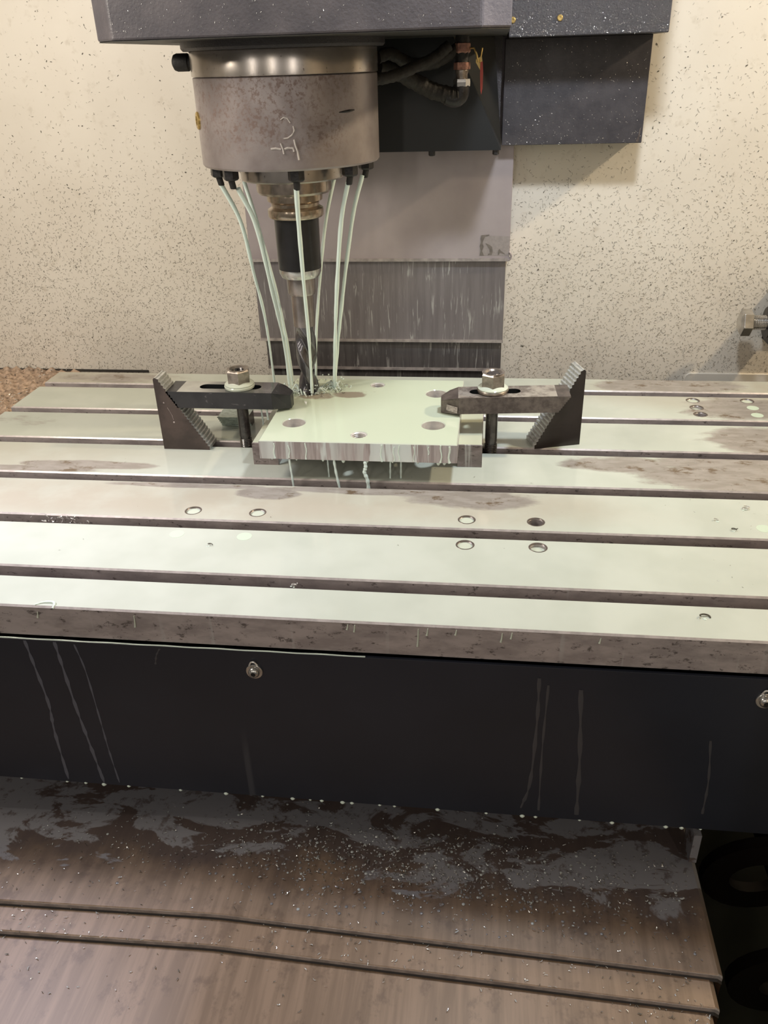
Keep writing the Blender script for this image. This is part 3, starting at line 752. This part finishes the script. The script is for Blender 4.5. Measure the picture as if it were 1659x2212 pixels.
for bx in (-196, 237):
    m = MB(); m.lathe([(7.6, 0), (7.6, -1.4), (7.2, -1.8)], (bx, -67.5, -56.5), 28, axis='y')
    m.lathe([(5.2, -1.6), (5.0, -3.6), (3.8, -5.2), (2.2, -5.6), (2.1, -3.0)], (bx, -67.5, -56.5), 24, axis='y')
    b = m.build('bolt', 'chrome', ap, smooth=40)
    MB().lathe([(2.15, -4.6), (2.15, -5.45)], (bx, -67.5, -56.5), 6, axis='y').build('socket', 'void', b)
    MB().tube(spline([(bx-4, -68.6, -50), (bx-2, -69, -46), (bx+1, -69.3, -45.5), (bx+3.5, -68.8, -49)], 4), 0.8, 6).build('chip_curl', 'chip3', b)
# coolant runs and hanging drops on the apron
def runline(pts, w, mat='run'):
    m = MB(); p = spline([(x, -67.55, z) for x, z in pts], 8)
    vs = []; n = len(p)
    for i, q in enumerate(p):
        ww = w*(0.8+0.35*sin(i*1.3)+0.2*sin(i*3.1))
        vs += [(q.x-ww/2, -67.62, q.z), (q.x+ww/2, -67.62, q.z), (q.x, -67.95, q.z)]
    f = []
    for i in range(n-1):
        a = 3*i; f += [(a, a+3, a+5, a+2), (a+2, a+5, a+4, a+1)]
    m.add(vs, f); m.build('coolant_run', mat, ap, smooth=60)
for pts, w in (([(-408.2, -36), (-405.8, -66.4), (-402.7, -110.9), (-405.0, -146.4), (-405.0, -210.1)], 3.2), ([(-379.6, -36), (-378.2, -64.4), (-375.7, -114.5), (-371.8, -161.7), (-367.6, -211.5)], 3.4),
               ([(-361.1, -37.7), (-356.6, -68.3), (-354.7, -124.4), (-353.7, -166.2), (-351.2, -209.9)], 1.8)):
    runline(pts, w)
MT['run2'] = plain('faint_coolant_run', (0.055, 0.055, 0.062), 0.36)
for pts, w in (([(52.7, -46.6), (53.7, -96.0), (51.8, -169.6), (45.2, -203.6)], 3.2), ([(60.8, -53.6), (60.2, -122.9), (61.6, -205.0)], 2.2), ([(88.1, -56.7), (93.7, -136.6), (96.7, -207.3)], 4.0),
               ([(201.4, -104.8), (207.1, -154.1), (208.0, -194.0)], 2.2), ([(-280.5, -37), (-285, -45), (-287.6, -55.4)], 1.8)):
    runline(pts, w, 'run2')
def drop(mb, p, r, squash=1.0, mi=0):
    mb.lathe([(0.05, r*squash), (r*0.6, r*0.75*squash), (r, 0.1*r), (r*0.85, -r*0.5*squash), (r*0.4, -r*0.9*squash), (0.05, -r*squash)], p, 10, mi, cap=False)
for dx in (-456.7, -407.7, -387.8, -368.4, -342.4, -288.6, -241.9, -204.9, -174.8, -157.3, -145.8, -125.3, -116.1, -89.0, -74.6, -33.1, 13.1, 47.0, 59.4, 100.2, 129.9, 178.5, 192.7, 209.7):
    m = MB(); drop(m, (dx, -66.4, -214.6), random.uniform(1.6, 2.8), 0.8); m.build('coolant_drop', 'milk', ap, smooth=60)
# bead of coolant along the upper rim of the apron, left end
m = MB().tube([(x, -66.4, -34.9+0.25*sin(x*0.13)) for x in range(-660, -95, 6)], 0.75, 6); m.build('coolant_bead', 'milk', ap, smooth=60)
m = MB().tube(spline([(-392, -62, 0.1), (-386, -58.5, 0.5), (-378, -57.5, 0.6), (-374.5, -60, 0.4), (-374.6, -64.5, -1.2)], 6), [0.9]*8+[1.3]*14+[1.0]*3, 8); m.build('coolant_trickle', 'milk', tb, smooth=60)
# fine beads clinging to the front edge
m = MB()
for px_, z0, L in ((20, -3, 5), (26, -3, 7), (80, -4, 18), (88, -3, 7), (112, -3, 5), (150, -4, 9), (158, -3, 6), (230, -4, 5), (-260, -6, 6), (-170, -5, 12)):
    m.tube([(px_-130, -64.3, z0), (px_-130.4, -64.5, z0-L*0.6), (px_-131, -64.6, z0-L)], [0.5, 0.7, 1.0], 6)
m.build('coolant_beads', 'milk2', tb, smooth=60)['kind'] = 'stuff'

# ================================================================== WORKPIECE ON PARALLELS
PX0, PX1, PY0, PY1, PZ0, PZ1 = -249.0, -29.0, 193.0, 395.0, 28.0, 50.0
for lab, x0, x1, y0, y1 in (('left parallel bar carrying the drilled plate', -270, -240, 235, 405), ('right parallel bar carrying the drilled plate, front end scraped bright', -30.3, -2.3, 243, 405)):
    tag(MB().box(x0, x1, y0, y1, 0.05, PZ0, 0, top=1, c=0.7).build('parallel_bar', ['parallel', 'wetbar']), lab, 'parallel bar', 'parallel bars under the plate')
wp = thing('drilled_plate', 'thick square steel plate with drilled holes, covered in pale green coolant', 'workpiece', (-139, 294, PZ0))
big = [(-220.0, 245.5), (-58.5, 246.5), (-61.0, 347.0)]
thr = [(-139.5, 215.5), (-138.5, 375.0)]
m = MB()
m.prism([(PX0, PY0), (PX1, PY0), (PX1, PY1), (PX0, PY1)], [circ(x, y, 13.2, 40) for x, y in big]+[circ(x, y, 9.0, 32) for x, y in thr]+[circ(AX[0], AX[1], 13.3, 40)],
        PZ0+0.05, PZ1, c=0.9, mi=1, top=0, side=1, holemi=2, cham=3)
m.build('plate_body', ['wetplate', 'milled', 'holewall', 'milk2'], wp, smooth=30)
for x, y in thr:
    m = MB(); pr = []
    z = PZ1-1.2
    while z > PZ0+1:
        pr += [(9.0, z-PZ0), (7.7, z-1.0-PZ0)]; z -= 2.0
    m.lathe(pr, (x, y, PZ0), 32, cap=False); m.build('thread', 'holewall', wp, smooth=20)
# raised coolant rim around the holes
for x, y in big+thr[1:]:
    pass
for dx, r in ((-178, 1.6), (-155, 2.3), (-128, 1.5), (-100, 1.4), (-72, 1.3), (-49.5, 2.4), (-43, 2.0), (-208, 1.3), (-236, 1.1)):
    m = MB(); drop(m, (dx, PY0+2.5, PZ0-0.6), r, 1.5); m.build('coolant_drop', 'milk', wp, smooth=60)
# runs down the front face of the plate (raised trickles)
for x, zt, zb, w in ((-46.5, 49, 28.5, 1.6), (-37.5, 48, 28.4, 2.2), (-60, 47, 38, 1.0), (-112, 48, 28, 1.5), (-98, 46, 29, 1.2), (-92.5, 48, 30, 1.2), (-232, 47, 29, 1.4), (-215, 45, 30, 1.2), (-196, 48, 28.5, 1.3), (-76, 47, 29, 1.0)):
    m = MB(); k = 7
    m.tube([(x+0.7*sin(i*1.1+x), PY0-0.05, zt+(zb-zt)*i/(k-1)) for i in range(k)], [w*0.5]*(k-1)+[w*0.75], 8, flat=1.0)
    m.build('coolant_run', 'milk', wp, smooth=60)
# streams dripping off the plate
drips = [('first thin coolant stream from the left under the plate edge', [(-216, 194.5, 27.5), (-215, 194.3, 12), (-213.5, 194, -12)], 0.9),
         ('second coolant stream from the left, landing in a ripple on the rail', [(-175.5, 207.5, 28), (-175.2, 207.5, 14), (-174.8, 207.6, 0.2)], 0.7),
         ('third coolant stream from the left, leaning right towards the slot', [(-165.5, 195, 27.5), (-163.5, 194.5, 10), (-160, 194, -12)], 1.1),
         ('thickest wavy coolant stream near the middle of the plate edge', [(-130.5, 194.5, 27.5), (-130, 194, 20), (-131.5, 193.6, 14), (-128.5, 194, 4), (-127.5, 194, -12)], 1.6),
         ('second coolant stream from the right under the plate edge', [(-104, 208.5, 28), (-104.3, 208.5, 14), (-104.7, 208.6, 0.2)], 0.8),
         ('rightmost faint coolant stream under the plate edge', [(-92, 209, 28), (-92.3, 209.2, 14), (-92.6, 209.4, 0.2)], 0.8),
         ('short slanting coolant drip between the second and third streams', [(-171, 215, 28), (-169, 213, 16), (-167.5, 212, 8)], 0.8),
         ('coolant drip hanging under the left clamp, nearer the plate', [(-263, 287, 55), (-262.5, 286.5, 47), (-262, 286, 36)], 1.0),
         ('coolant drip falling behind the left stud under the clamp', [(-274, 300, 55), (-273.5, 302, 30), (-273, 303, 1)], 0.8)]
for lab, pts, r in drips:
    p = spline(pts, 7); n = len(p)
    tag(MB().tube(p, [1.3*r*(0.85+0.3*sin(k*0.8)**2) for k in range(n)], 8).build('coolant_stream', 'jet', smooth=70), lab, 'coolant stream', 'coolant streams dripping off the work')
# splash and chips where the drill cuts
m = MB()
for i in range(90):
    a = random.uniform(0, 2*pi); r = random.choice((random.uniform(14, 24), random.uniform(14, 34)))
    cx, cy = (AX[0], AX[1]) if i < 55 else (-191, 362)
    if i >= 55: r *= 0.6
    rr = random.uniform(0.4, 1.4)
    drop(m, (cx+r*cos(a), cy+0.8*r*sin(a), PZ1+rr*0.5+random.random()**3*16), rr, 1.0, 0)
for i in range(26):
    a = random.uniform(0, 2*pi); cx, cy = (AX[0], AX[1]) if i < 15 else (-191, 362)
    r0, r1 = (14, random.uniform(18, 30)) if i < 15 else (1, random.uniform(8, 18)); h = random.uniform(2, 9)
    p = spline([(cx+r0*cos(a), cy+r0*sin(a), PZ1), (cx+(r0+r1)/2*cos(a), cy+(r0+r1)/2*sin(a), PZ1+h), (cx+r1*cos(a+.2), cy+r1*sin(a+.2), PZ1+h*0.2)], 5)
    m.tube(p, [1.2*(1-k/len(p))+0.3 for k in range(len(p))], 6, 0)
def place_d():
    a = random.uniform(0, 2*pi); r = random.uniform(13, 36)
    return Vector((AX[0]+8+r*1.2*cos(a), AX[1]+4+r*0.7*sin(a), PZ1+random.random()**2*6)), X, (Y+Zv*random.uniform(-1, 1)).normalized(), Zv
chips(m, 120, place_d, 2, 6, 0.4, 0.9, [1, 2], 3.0, 0.8)
tag(m.build('coolant_splash', ['thin', 'chip1', 'chip2'], smooth=60), 'splashing coolant and fresh chips around the drill tip', 'splash', kind='stuff')

# ================================================================== CLAMPING SET
def ellipse_slot(u0, u1, v, r, n=10):
    return [(u1-r+r*cos(a), v+r*sin(a)) for a in [(-pi/2+pi*i/n) for i in range(n+1)]]+[(u0+r+r*cos(a), v+r*sin(a)) for a in [(pi/2+pi*i/n) for i in range(n+1)]]
def clamp(lab, L, w, th_, slot, fn, mats, end_shift, worn):
    """u runs from the nose to the toothed heel"""
    t = thing('strap_clamp', lab, 'clamp', fn(60, w/2, 0), 'strap clamps')
    m = MB()
    m.prism([(20, 0), (L-end_shift-1, 0), (L-end_shift-1, w), (20, w)], [ellipse_slot(*slot)], 0, th_, fn=fn, mi=0, top=1, holemi=2)
    # nose: plan taper and sloped top
    k = len(m.v)
    a = [(20, 0, 0), (20, 0, th_), (20, w, th_), (20, w, 0), (0, w*.34, -2.6), (0, w*.30, th_-6.5), (0, w*.72, th_-6.5), (0, w*.68, -2.6), (10, w*.08, th_-2.4), (10, w*.92, th_-2.4)]
    m.add([fn(*p) for p in a], [(0, 1, 8, 5, 4), (1, 2, 9, 6, 5, 8), (2, 3, 7, 6, 9), (3, 0, 4, 7), (4, 5, 6, 7)], 3)
    # heel with teeth that mesh with the step block
    n = 8; prof = [(L-end_shift-1.5, 0)]
    for i in range(n):
        u0 = L-end_shift+end_shift*i/n; h0 = th_*i/n; u1 = L-end_shift+end_shift*(i+1)/n; h1 = th_*(i+1)/n
        prof += [(u0+0.15, h0+0.02), (u1, h0+0.02)]
    prof += [(L, th_), (L-end_shift-1.5, th_)]
    k = len(m.v); m.prism(prof, [], 0, w, fn=lambda u, v, h: fn(u, h, v), mi=0, side=0)
    m.build('strap', mats, t, bevel=0.5)
    if worn:
        q = [fn(6, 8.0, 3), fn(19, 0.4, 1.5), fn(19.4, 0.2, 9), fn(7, 7.6, 10)]
        o0 = Vector(fn(6, 7, 3)); off = (Vector(fn(0, -0.8, 0))-Vector(fn(0, 0, 0)))
        MB().add([tuple(Vector(p)+off) for p in q], [(0, 1, 2, 3)]).build('ground_spot', 'cut', t, label='bright ground spot')
    return t
fnL = lambda u, v, h: (-231.0-u, 272.0+v, 54.6+h)
clamp('black strap clamp with a slotted body holding the left side of the plate', 150, 37, 20.8, (37, 113, 19.5, 7.6), fnL, ['clampblack', 'clampwet', 'dark', 'clampblack'], 13, False)
ca, sa_ = cos(radians(2.3)), sin(radians(2.3))
def fnR(u, v, h):
    x, y = u, v
    return (-52.5+x*ca-y*sa_+1.0, 270.0+x*sa_*0.9+y*ca, 53.2+h+u*0.024)
clamp('worn brown strap clamp holding the right side of the plate', 147, 37, 20.0, (33, 92, 19.5, 7.6), fnR, ['clampworn', 'clampworntop', 'dark', 'clampworn'], 14, True)

def stepblock(lab, fn, Wd, Hh, D, mats, n=23):
    pr = [(0, 0), (Wd, 0), (Wd, 1.5)]
    A = Vector((Wd, 1.5)); B = Vector((4.0, Hh-1.0))
    for i in range(n):
        p0 = A.lerp(B, i/n); p1 = A.lerp(B, (i+1)/n)
        pr += [(p0.x+0.2, p0.y+(p1.y-p0.y)*0.85), (p1.x+0.2, p1.y-0.05)]
    pr += [(3.0, Hh), (1.5, Hh), (0, Hh-2.0)]
    m = MB().prism(pr, [], 0, D, fn=fn, top=0, side=1)
    return tag(m.build('step_block', mats), lab, 'step block', 'serrated step blocks')
sb = stepblock('brown serrated step block under the heel of the left clamp', lambda u, v, h: (-394.0+u, 300.0-h, 0.1+v), 58.5, 92, 28, ['block', 'teeth'])
du = Vector((-54.1, -16.7, 0)).normalized(); dd = Vector((-9, 31, 0)).normalized()
sbr = stepblock('dark serrated step block under the heel of the right clamp', lambda u, v, h: Vector((114.2, 314.4, 0.1))+du*u+dd*(31-h)+Zv*v, 57, 94.5, 31, ['blockdark', 'teeth'])
# punch marks on the left block
m = MB()
m.lathe([(0.9, 0), (0.7, -0.15)], (-385, 271.95, 61), 10, axis='y'); m.lathe([(1.2, 0), (0.9, -0.15)], (-376, 271.95, 36), 10, axis='y')
m.tube([(-381.5, 271.9, 55), (-379, 271.9, 50), (-377, 271.9, 45), (-376, 271.9, 39)], 0.3, 5)
pm_ = m.build('punch_mark', 'cut'); pm_.parent = sb; pm_.matrix_parent_inverse = Matrix.Identity(4); pm_.location = pm_.location-sb.location
del pm_['org']

def stud(lab, x, y, top):
    t = thing('clamp_stud', lab, 'stud', (x, y, -31), 'clamp studs')
    pr = [(7.2, -30)]; z = -28
    while z < 10:
        pr += [(7.5, z+31-31), (6.5, z+1.0)]; z += 2.0
    pr += [(6.9, 11.5), (7.1, 13), (7.1, top-1), (6.3, top)]
    MB().lathe([(r, z+31) for r, z in pr], (x, y, -31), 28).build('rod', 'greasy' if False else 'nutdark', t, smooth=30)
    m = MB(); z = 0.6
    while z < 10:
        m.lathe([(7.45, -0.22), (7.62, 0), (7.45, 0.22)], (x, y, z), 28, cap=False); z += 2.0
    m.build('thread_crest', 'chrome', t, smooth=40)
MT['nutdark'] = plain('dark_stud_steel', (0.11, 0.10, 0.095), 0.26, 0.7, 0.4, 0.1)
SL, SR = (-294.5, 291.5), (7.5, 291.5)
stud('dark stud standing in the slot under the left clamp', SL[0], SL[1], 91)
stud('dark stud standing in the slot under the right clamp', SR[0], SR[1], 97.5)
def nut(lab, wlab, x, y, zw, ph, ct):
    tag(MB().lathe([(9, 0), (17.8, 0), (18.2, 1), (18.2, 2.6), (17.6, 3.4), (9, 3.4), (9, 0)], (x, y, zw), 40, cap=False).build('washer', ['milk2' if ct else 'nut'], smooth=35), wlab, 'washer', 'clamp washers')
    t = thing('flange_nut', lab, 'nut', (x, y, zw+3.4), 'clamp nuts')
    z1 = zw+3.5
    MB().lathe([(7.8, 0.05), (17.4, 0.05), (17.6, 1.2), (16, 2.6), (12.5, 4.6), (7.8, 4.6), (7.8, 0.05)], (x, y, z1), 40, cap=False).build('flange', 'milk2', t, smooth=35)
    m = MB(); k = 0
    rc = 14.6
    m.lathe([(7.6, 3.6), (rc, 3.6), (rc, 17.4), (rc*0.90, 19.6)], (x, y, z1), 6, cap=False)
    m.xform(lambda p: (x+(p[0]-x)*cos(ph)-(p[1]-y)*sin(ph), y+(p[0]-x)*sin(ph)+(p[1]-y)*cos(ph), p[2]))
    kk = len(m.v)
    m.lathe([(rc*0.90, 19.6), (10.2, 19.6), (8.6, 18.4), (7.6, 17.6)], (x, y, z1), 30, cap=False)
    m.build('hex', 'nut', t)
    pr = []; z = 17.6
    while z > 4:
        pr += [(7.6, z), (6.9, z-0.9)]; z -= 1.8
    MB().lathe(pr, (x, y, z1), 30, cap=False).build('thread', 'nutdark', t, smooth=30)
nut('steel flange nut with an open threaded top on the left clamp', 'coolant-covered washer under the left flange nut', SL[0], SL[1], 75.6, radians(-75), True)
nut('steel flange nut with the stud end showing, on the right clamp', 'dark washer under the right flange nut', SR[0], SR[1], 75.4, radians(-90), False)
# small serrated block lying behind the left stud
pr = [(349, 0.1), (363, 0.1), (363, 18), (334, 18), (334, 16.5)]
for i in range(4):
    a = 16.5-4*i
    pr += [(334.6+3.6*i+2.6, a-0.9), (334.6+3.6*i+2.4, a-3.4), (334.6+3.6*(i+1)+0.2, a-4.0)]
m = MB().prism(pr, [], -343, -303, fn=lambda u, v, h: (h, u, v), mi=0, side=1, top=0)
tag(m.build('small_step_block', ['clampworn', 'teethwet']), 'small serrated block lying upside down behind the left stud', 'step block')

# ================================================================== SADDLE WAY COVERS
sw = thing('saddle_way_cover', 'telescoping oily steel way covers below the table apron, strewn with chips', 'way cover', (-221, -100, -330))
RX = -221.0
def gable(x): return -0.045*abs(x-RX)
def sheet(xl, xr, y0, y1, zr, first):
    xs = [xl]+[RX-30, RX-10, RX, RX+10, RX+30]+[xr-4, xr]
    m = MB(); n = len(xs)
    def zz(x):
        d = abs(x-RX); return zr-0.045*(d if d > 10 else (d*d/20+5)) - (3.0 if x >= xr-0.1 else 0)
    th = 2.2
    rows = [(y1, 0), (y0+1.2, 0), (y0, -1.2), (y0, -th-3.2)]
    for y, dz in rows:
        m.v += [(x, y, zz(x)+dz) for x in xs]
    for r in range(len(rows)-1):
        for i in range(n-1):
            m.f.append((r*n+i, (r+1)*n+i, (r+1)*n+i+1, r*n+i+1)); m.mi.append(0 if r == 0 else 1)
    # right-hand skirt
    k = len(m.v)
    m.v += [(xr, y1, zz(xr)), (xr, y0, zz(xr)-1), (xr, y0, zz(xr)-26), (xr, y1, zz(xr)-60)]
    m.f.append((k, k+1, k+2, k+3)); m.mi.append(0)
    p = m.build('cover_sheet', ['saddle', 'lip'], sw, smooth=12)
    # stiffening strip and rubber wiper along the front edge
    m = MB()
    for (ya, yb, dz) in ((y0+0.6, y0+7.5, 0.3),):
        k = len(m.v)
        m.v += [(x, ya, zz(x)+dz) for x in xs]+[(x, yb, zz(x)+dz) for x in xs]+[(x, yb, zz(x)-0.1) for x in xs]+[(x, ya-0.9, zz(x)-0.5) for x in xs]
        for i in range(n-2):
            m.f += [(k+i, k+i+1, k+n+i+1, k+n+i), (k+n+i, k+n+i+1, k+2*n+i+1, k+2*n+i), (k+3*n+i, k+3*n+i+1, k+i+1, k+i)]; m.mi += [0, 0, 0]
    m.build('edge_strip', 'saddle', p)
    m = MB(); k = 0
    m.v += [(x, y0+0.5, zz(x)-th-2.6) for x in xs]+[(x, y0-1.4, zz(x)-th-5.8) for x in xs]+[(x, y0+3, zz(x)-th-5.8) for x in xs]
    for i in range(n-1):
        m.f += [(i, n+i, n+i+1, i+1), (n+i, 2*n+i, 2*n+i+1, n+i+1)]; m.mi += [0, 0]
    m.build('wiper', 'liprubber', p)
    return zz
z1f = sheet(-760, 215, -172, 220, -249.5, True)
z2f = sheet(-756, 208, -197, -120, -256.5, False)
z3f = sheet(-752, 203, -460, -150, -263.5, False)
MB().box(206, 213, -66, -40, -262, -225).build('wiper_bracket', 'saddle', sw)
bed = MB().box(-740, 190, -455, 560, -545, -345)
tag(bed.build('machine_bed', 'void'), 'black machine bed hidden beneath the way covers', 'machine bed')
sadl = MB().box(-600, 150, 226, 520, -340, -165)
tag(sadl.build('saddle', 'void'), 'black saddle casting between the table and the way covers', 'saddle')
# chips and droplets on the covers
m = MB()
def place_c1():
    y = -172+random.random()**0.8*110; x = random.uniform(-470, 208)
    return Vector((x, y, z1f(x)+0.3)), X, Y, Zv
chips(m, 700, place_c1, 0.8, 3.0, 0.2, 0.7, [0, 1, 1, 2, 2, 3, 3], 2.5, 0.4)
def place_c1b():
    x = random.gauss(-40, 130)
    if not -460 < x < 205: return None
    y = random.gauss(-95, 26)
    if y < -168: return None
    return Vector((x, y, z1f(x)+0.5)), X, Y, Zv
chips(m, 1100, place_c1b, 1.2, 4.2, 0.3, 1.0, [0, 1, 2, 3, 3, 3], 3.0, 0.9)
def place_c2():
    x = random.uniform(-440, 200); y = -172-random.random()*26
    return Vector((x, y, z2f(x)+0.3)), X, Y, Zv
chips(m, 220, place_c2, 1.0, 4.0, 0.25, 0.8, [0, 1, 2], 2.5, 0.6)
def place_c3():
    x = random.uniform(-420, 200) if random.random() < .45 else random.uniform(120, 200)
    y = -199-random.random()**1.5*60
    return Vector((x, y, z3f(x)+0.3)), X, Y, Zv
chips(m, 160, place_c3, 1.0, 4.0, 0.25, 0.9, [0, 1, 2], 2.5, 0.6)
for i in range(1000):
    r = place_c1b()
    if r is None: continue
    rr = random.uniform(0.4, 1.5); drop(m, r[0]-Zv*0.3, rr, 0.4, random.choice((2, 3, 3, 3, 3, 3)))
tag(m.build('cover_chips', ['chip3', 'chip2', 'chipmilk', 'chipdull']), 'metal chips and coolant beads scattered over the way covers', 'chips', kind='stuff')

# ================================================================== CHIP AUGER
t = thing('chip_auger', 'dark spiral chip auger in the trough at the lower right', 'auger', (365, 0, -545))
m = MB(); pts = []
K = 150; vs = []
for i in range(K+1):
    a = 2*pi*i/30.0+2.6; y = -330+130*i/30.0
    for r, dy in ((92, -7), (92, 7), (60, 7), (60, -7)):
        vs.append((365+r*cos(a), y+dy, -440+r*sin(a)))
f = []
for i in range(K):
    for j in range(4):
        j2 = (j+1) % 4
        f.append((4*i+j, 4*i+j2, 4*i+4+j2, 4*i+4+j))
m.add(vs, f); m.build('flight', 'auger', t, smooth=40)
MB().lathe([(16, -360), (16, 420)], (365, 0, -440), 20, axis='y').build('shaft', 'auger', t, smooth=40)

# ================================================================== STOP BOLT AT THE RIGHT
BY, BZ = 590.0, 72.5
t = thing('stop_bolt', 'zinc hex bolt pointing left from a bracket at the right edge', 'bolt', (385, BY, BZ-40))
m = MB(); m.lathe([(0.1, 354.5-385), (13, 354.5-385), (18.8, 357.5-385), (19.2, 358.5-385), (19.2, 370-385), (9, 370.2-385)], (385, BY, BZ), 6, axis='x', cap=False)
rot_ = radians(8)
m.xform(lambda p: (p[0], BY+(p[1]-BY)*cos(rot_)-(p[2]-BZ)*sin(rot_), BZ+(p[1]-BY)*sin(rot_)+(p[2]-BZ)*cos(rot_)))
m.build('hex_head', 'chrome', t, bevel=0.5)
pr = []; x = 369
while x < 430:
    pr += [(9.2, x-385), (10.6, x+1.2-385)]; x += 2.4
MB().lathe(pr, (385, BY, BZ), 28, axis='x').build('threaded_shank', 'chrome', t, smooth=25)
MB().lathe([(10, 391-385), (22, 391.5-385), (22.5, 393-385), (17, 398-385), (16, 404-385), (10, 404.2-385)], (385, BY, BZ), 32, axis='x').build('flange_nut', 'greasy', t, smooth=35)
m = MB(); m.box(405, 414, 560, WY-0.5, 35, 110); m.box(405, 460, WY-8, WY-0.5, 35, 110)
m.build('bracket', 'greasy', t, bevel=1)

# ================================================================== CHIPS ON THE WALL, LEDGE AND TABLE
m = MB()
def place_wall():
    x = random.uniform(-860, 440); z = random.uniform(-40, 520)
    dens = 0.07+0.93*max(0.0, min(1.0, (330-z)/220.0))
    if x > 150: dens = max(dens, 0.25 if z < 400 else 0.08)
    if -352 < x < 24: return None
    if random.random() > dens: return None
    return Vector((x, WY-0.2, z)), X, Zv, -Y
chips(m, 46000, place_wall, 1.1, 4.6, 0.26, 0.54, [0]*7+[1]*3, 2.2, 0.10)
def place_wall2():
    x = random.uniform(-860, 440); z = random.uniform(-40, 520)
    return Vector((x, WY-0.2, z)), X, Zv, -Y
chips(m, 500, place_wall2, 1.0, 3.2, 0.7, 1.5, [1], 1.0, 0.15)
chips(m, 60, place_wall2, 1.0, 2.0, 0.6, 1.0, [2], 1.0, 0.2)
tag(m.build('wall_chips', ['chip1', 'chip2', 'chip3']), 'fine metal slivers stuck all over the cream back wall', 'chips', kind='stuff')
# rusty heap on the ledge
m = MB(); nx, ny = 60, 46
def hgt(x, y):
    return -52+10*max(0, 1-((x+800)/170)**2)+16*max(0, min(1, (y-560)/80.0))+2.2*sin(x*.31+y*.2)+1.8*sin(y*.43-x*.17)+random.uniform(-1.6, 1.6)
for j in range(ny+1):
    for i in range(nx+1):
        x = -1000+320*i/nx; y = 400+238*j/ny
        m.v.append((x, y, hgt(x, y)))
for j in range(ny):
    for i in range(nx):
        a = j*(nx+1)+i; m.f.append((a, a+1, a+nx+2, a+nx+1)); m.mi.append(0)
def place_p():
    x = random.uniform(-960, -690); y = random.uniform(420, 636); return Vector((x, y, hgt(x, y)+1)), X, Y, Zv
chips(m, 900, place_p, 2, 7, 0.6, 1.6, [0, 0, 1, 2], 3, 1.5)
tag(m.build('chip_pile', ['chippile', 'chip2', 'chip3'], smooth=30), 'heap of rusty brown chips on the ledge left of the table', 'chips', kind='stuff')
# single chips lying in the coolant
def one_chip(lab, p, R, turns, mat='chip3', w=0.5):
    n = 14; pts = [(p[0]+R*cos(i/n*turns*2*pi)*(1+0.04*i), p[1]+R*0.9*sin(i/n*turns*2*pi), p[2]+0.5+i*0.16) for i in range(n+1)]
    m = MB().tube(pts, w, 6)
    for _ in range(2):
        drop(m, (p[0]+random.uniform(-3, 3), p[1]-random.uniform(1, 3), p[2]+0.1), random.uniform(0.8, 1.5), 0.4, 1)
    tag(m.build('metal_chip', [mat, 'milk'], smooth=60), lab, 'metal chip', 'loose chips on the table')
one_chip('curled metal chip on the third rail near the right end', (268.6, 160.7, 0), 2.6, 1.3)
one_chip('metal chip beside the slot on the third rail, right side', (247, 116, 0), 2.2, 0.9, 'chip2', 0.4)
one_chip('small chip left of the curled chip on the third rail', (234, 134, 0), 1.6, 0.6)
one_chip('hooked metal chip on the front rail at the right', (188.4, -34.6, 0), 3.4, 0.55, 'chip2', 0.7)
one_chip('tiny chip on the second rail left of the round holes', (-265.4, 49.6, 0), 1.8, 0.8, 'chip2', 0.35)
one_chip('bright chip wedged in the frontmost slot', (-169, -7, -5), 2.0, 1.1)
m = MB()
def place_s():
    return Vector((random.gauss(-440, 14), random.gauss(97.5, 1.2), random.uniform(-8, 0))), X, (Zv+Y*0.2).normalized(), -Y
chips(m, 34, place_s, 2.5, 7, 0.4, 0.9, [0, 0, 1], 3.5, 1.0)
def place_t():
    k = random.choice((1, 2, 3, 3)); x = random.uniform(150, 330) if random.random() < .6 else random.uniform(-450, 330)
    return Vector((x, 100*(k-1)+random.uniform(5, 78), 0.1)), X, Y, Zv
chips(m, 70, place_t, 0.8, 2.6, 0.25, 0.5, [0, 1], 2.0, 0.25)
tag(m.build('slot_chips', ['chip3', 'chip2']), 'fine bright chips caught in the table slots and film', 'chips', kind='stuff')
for o in bpy.data.objects:
    if 'org' in o.keys(): del o['org']
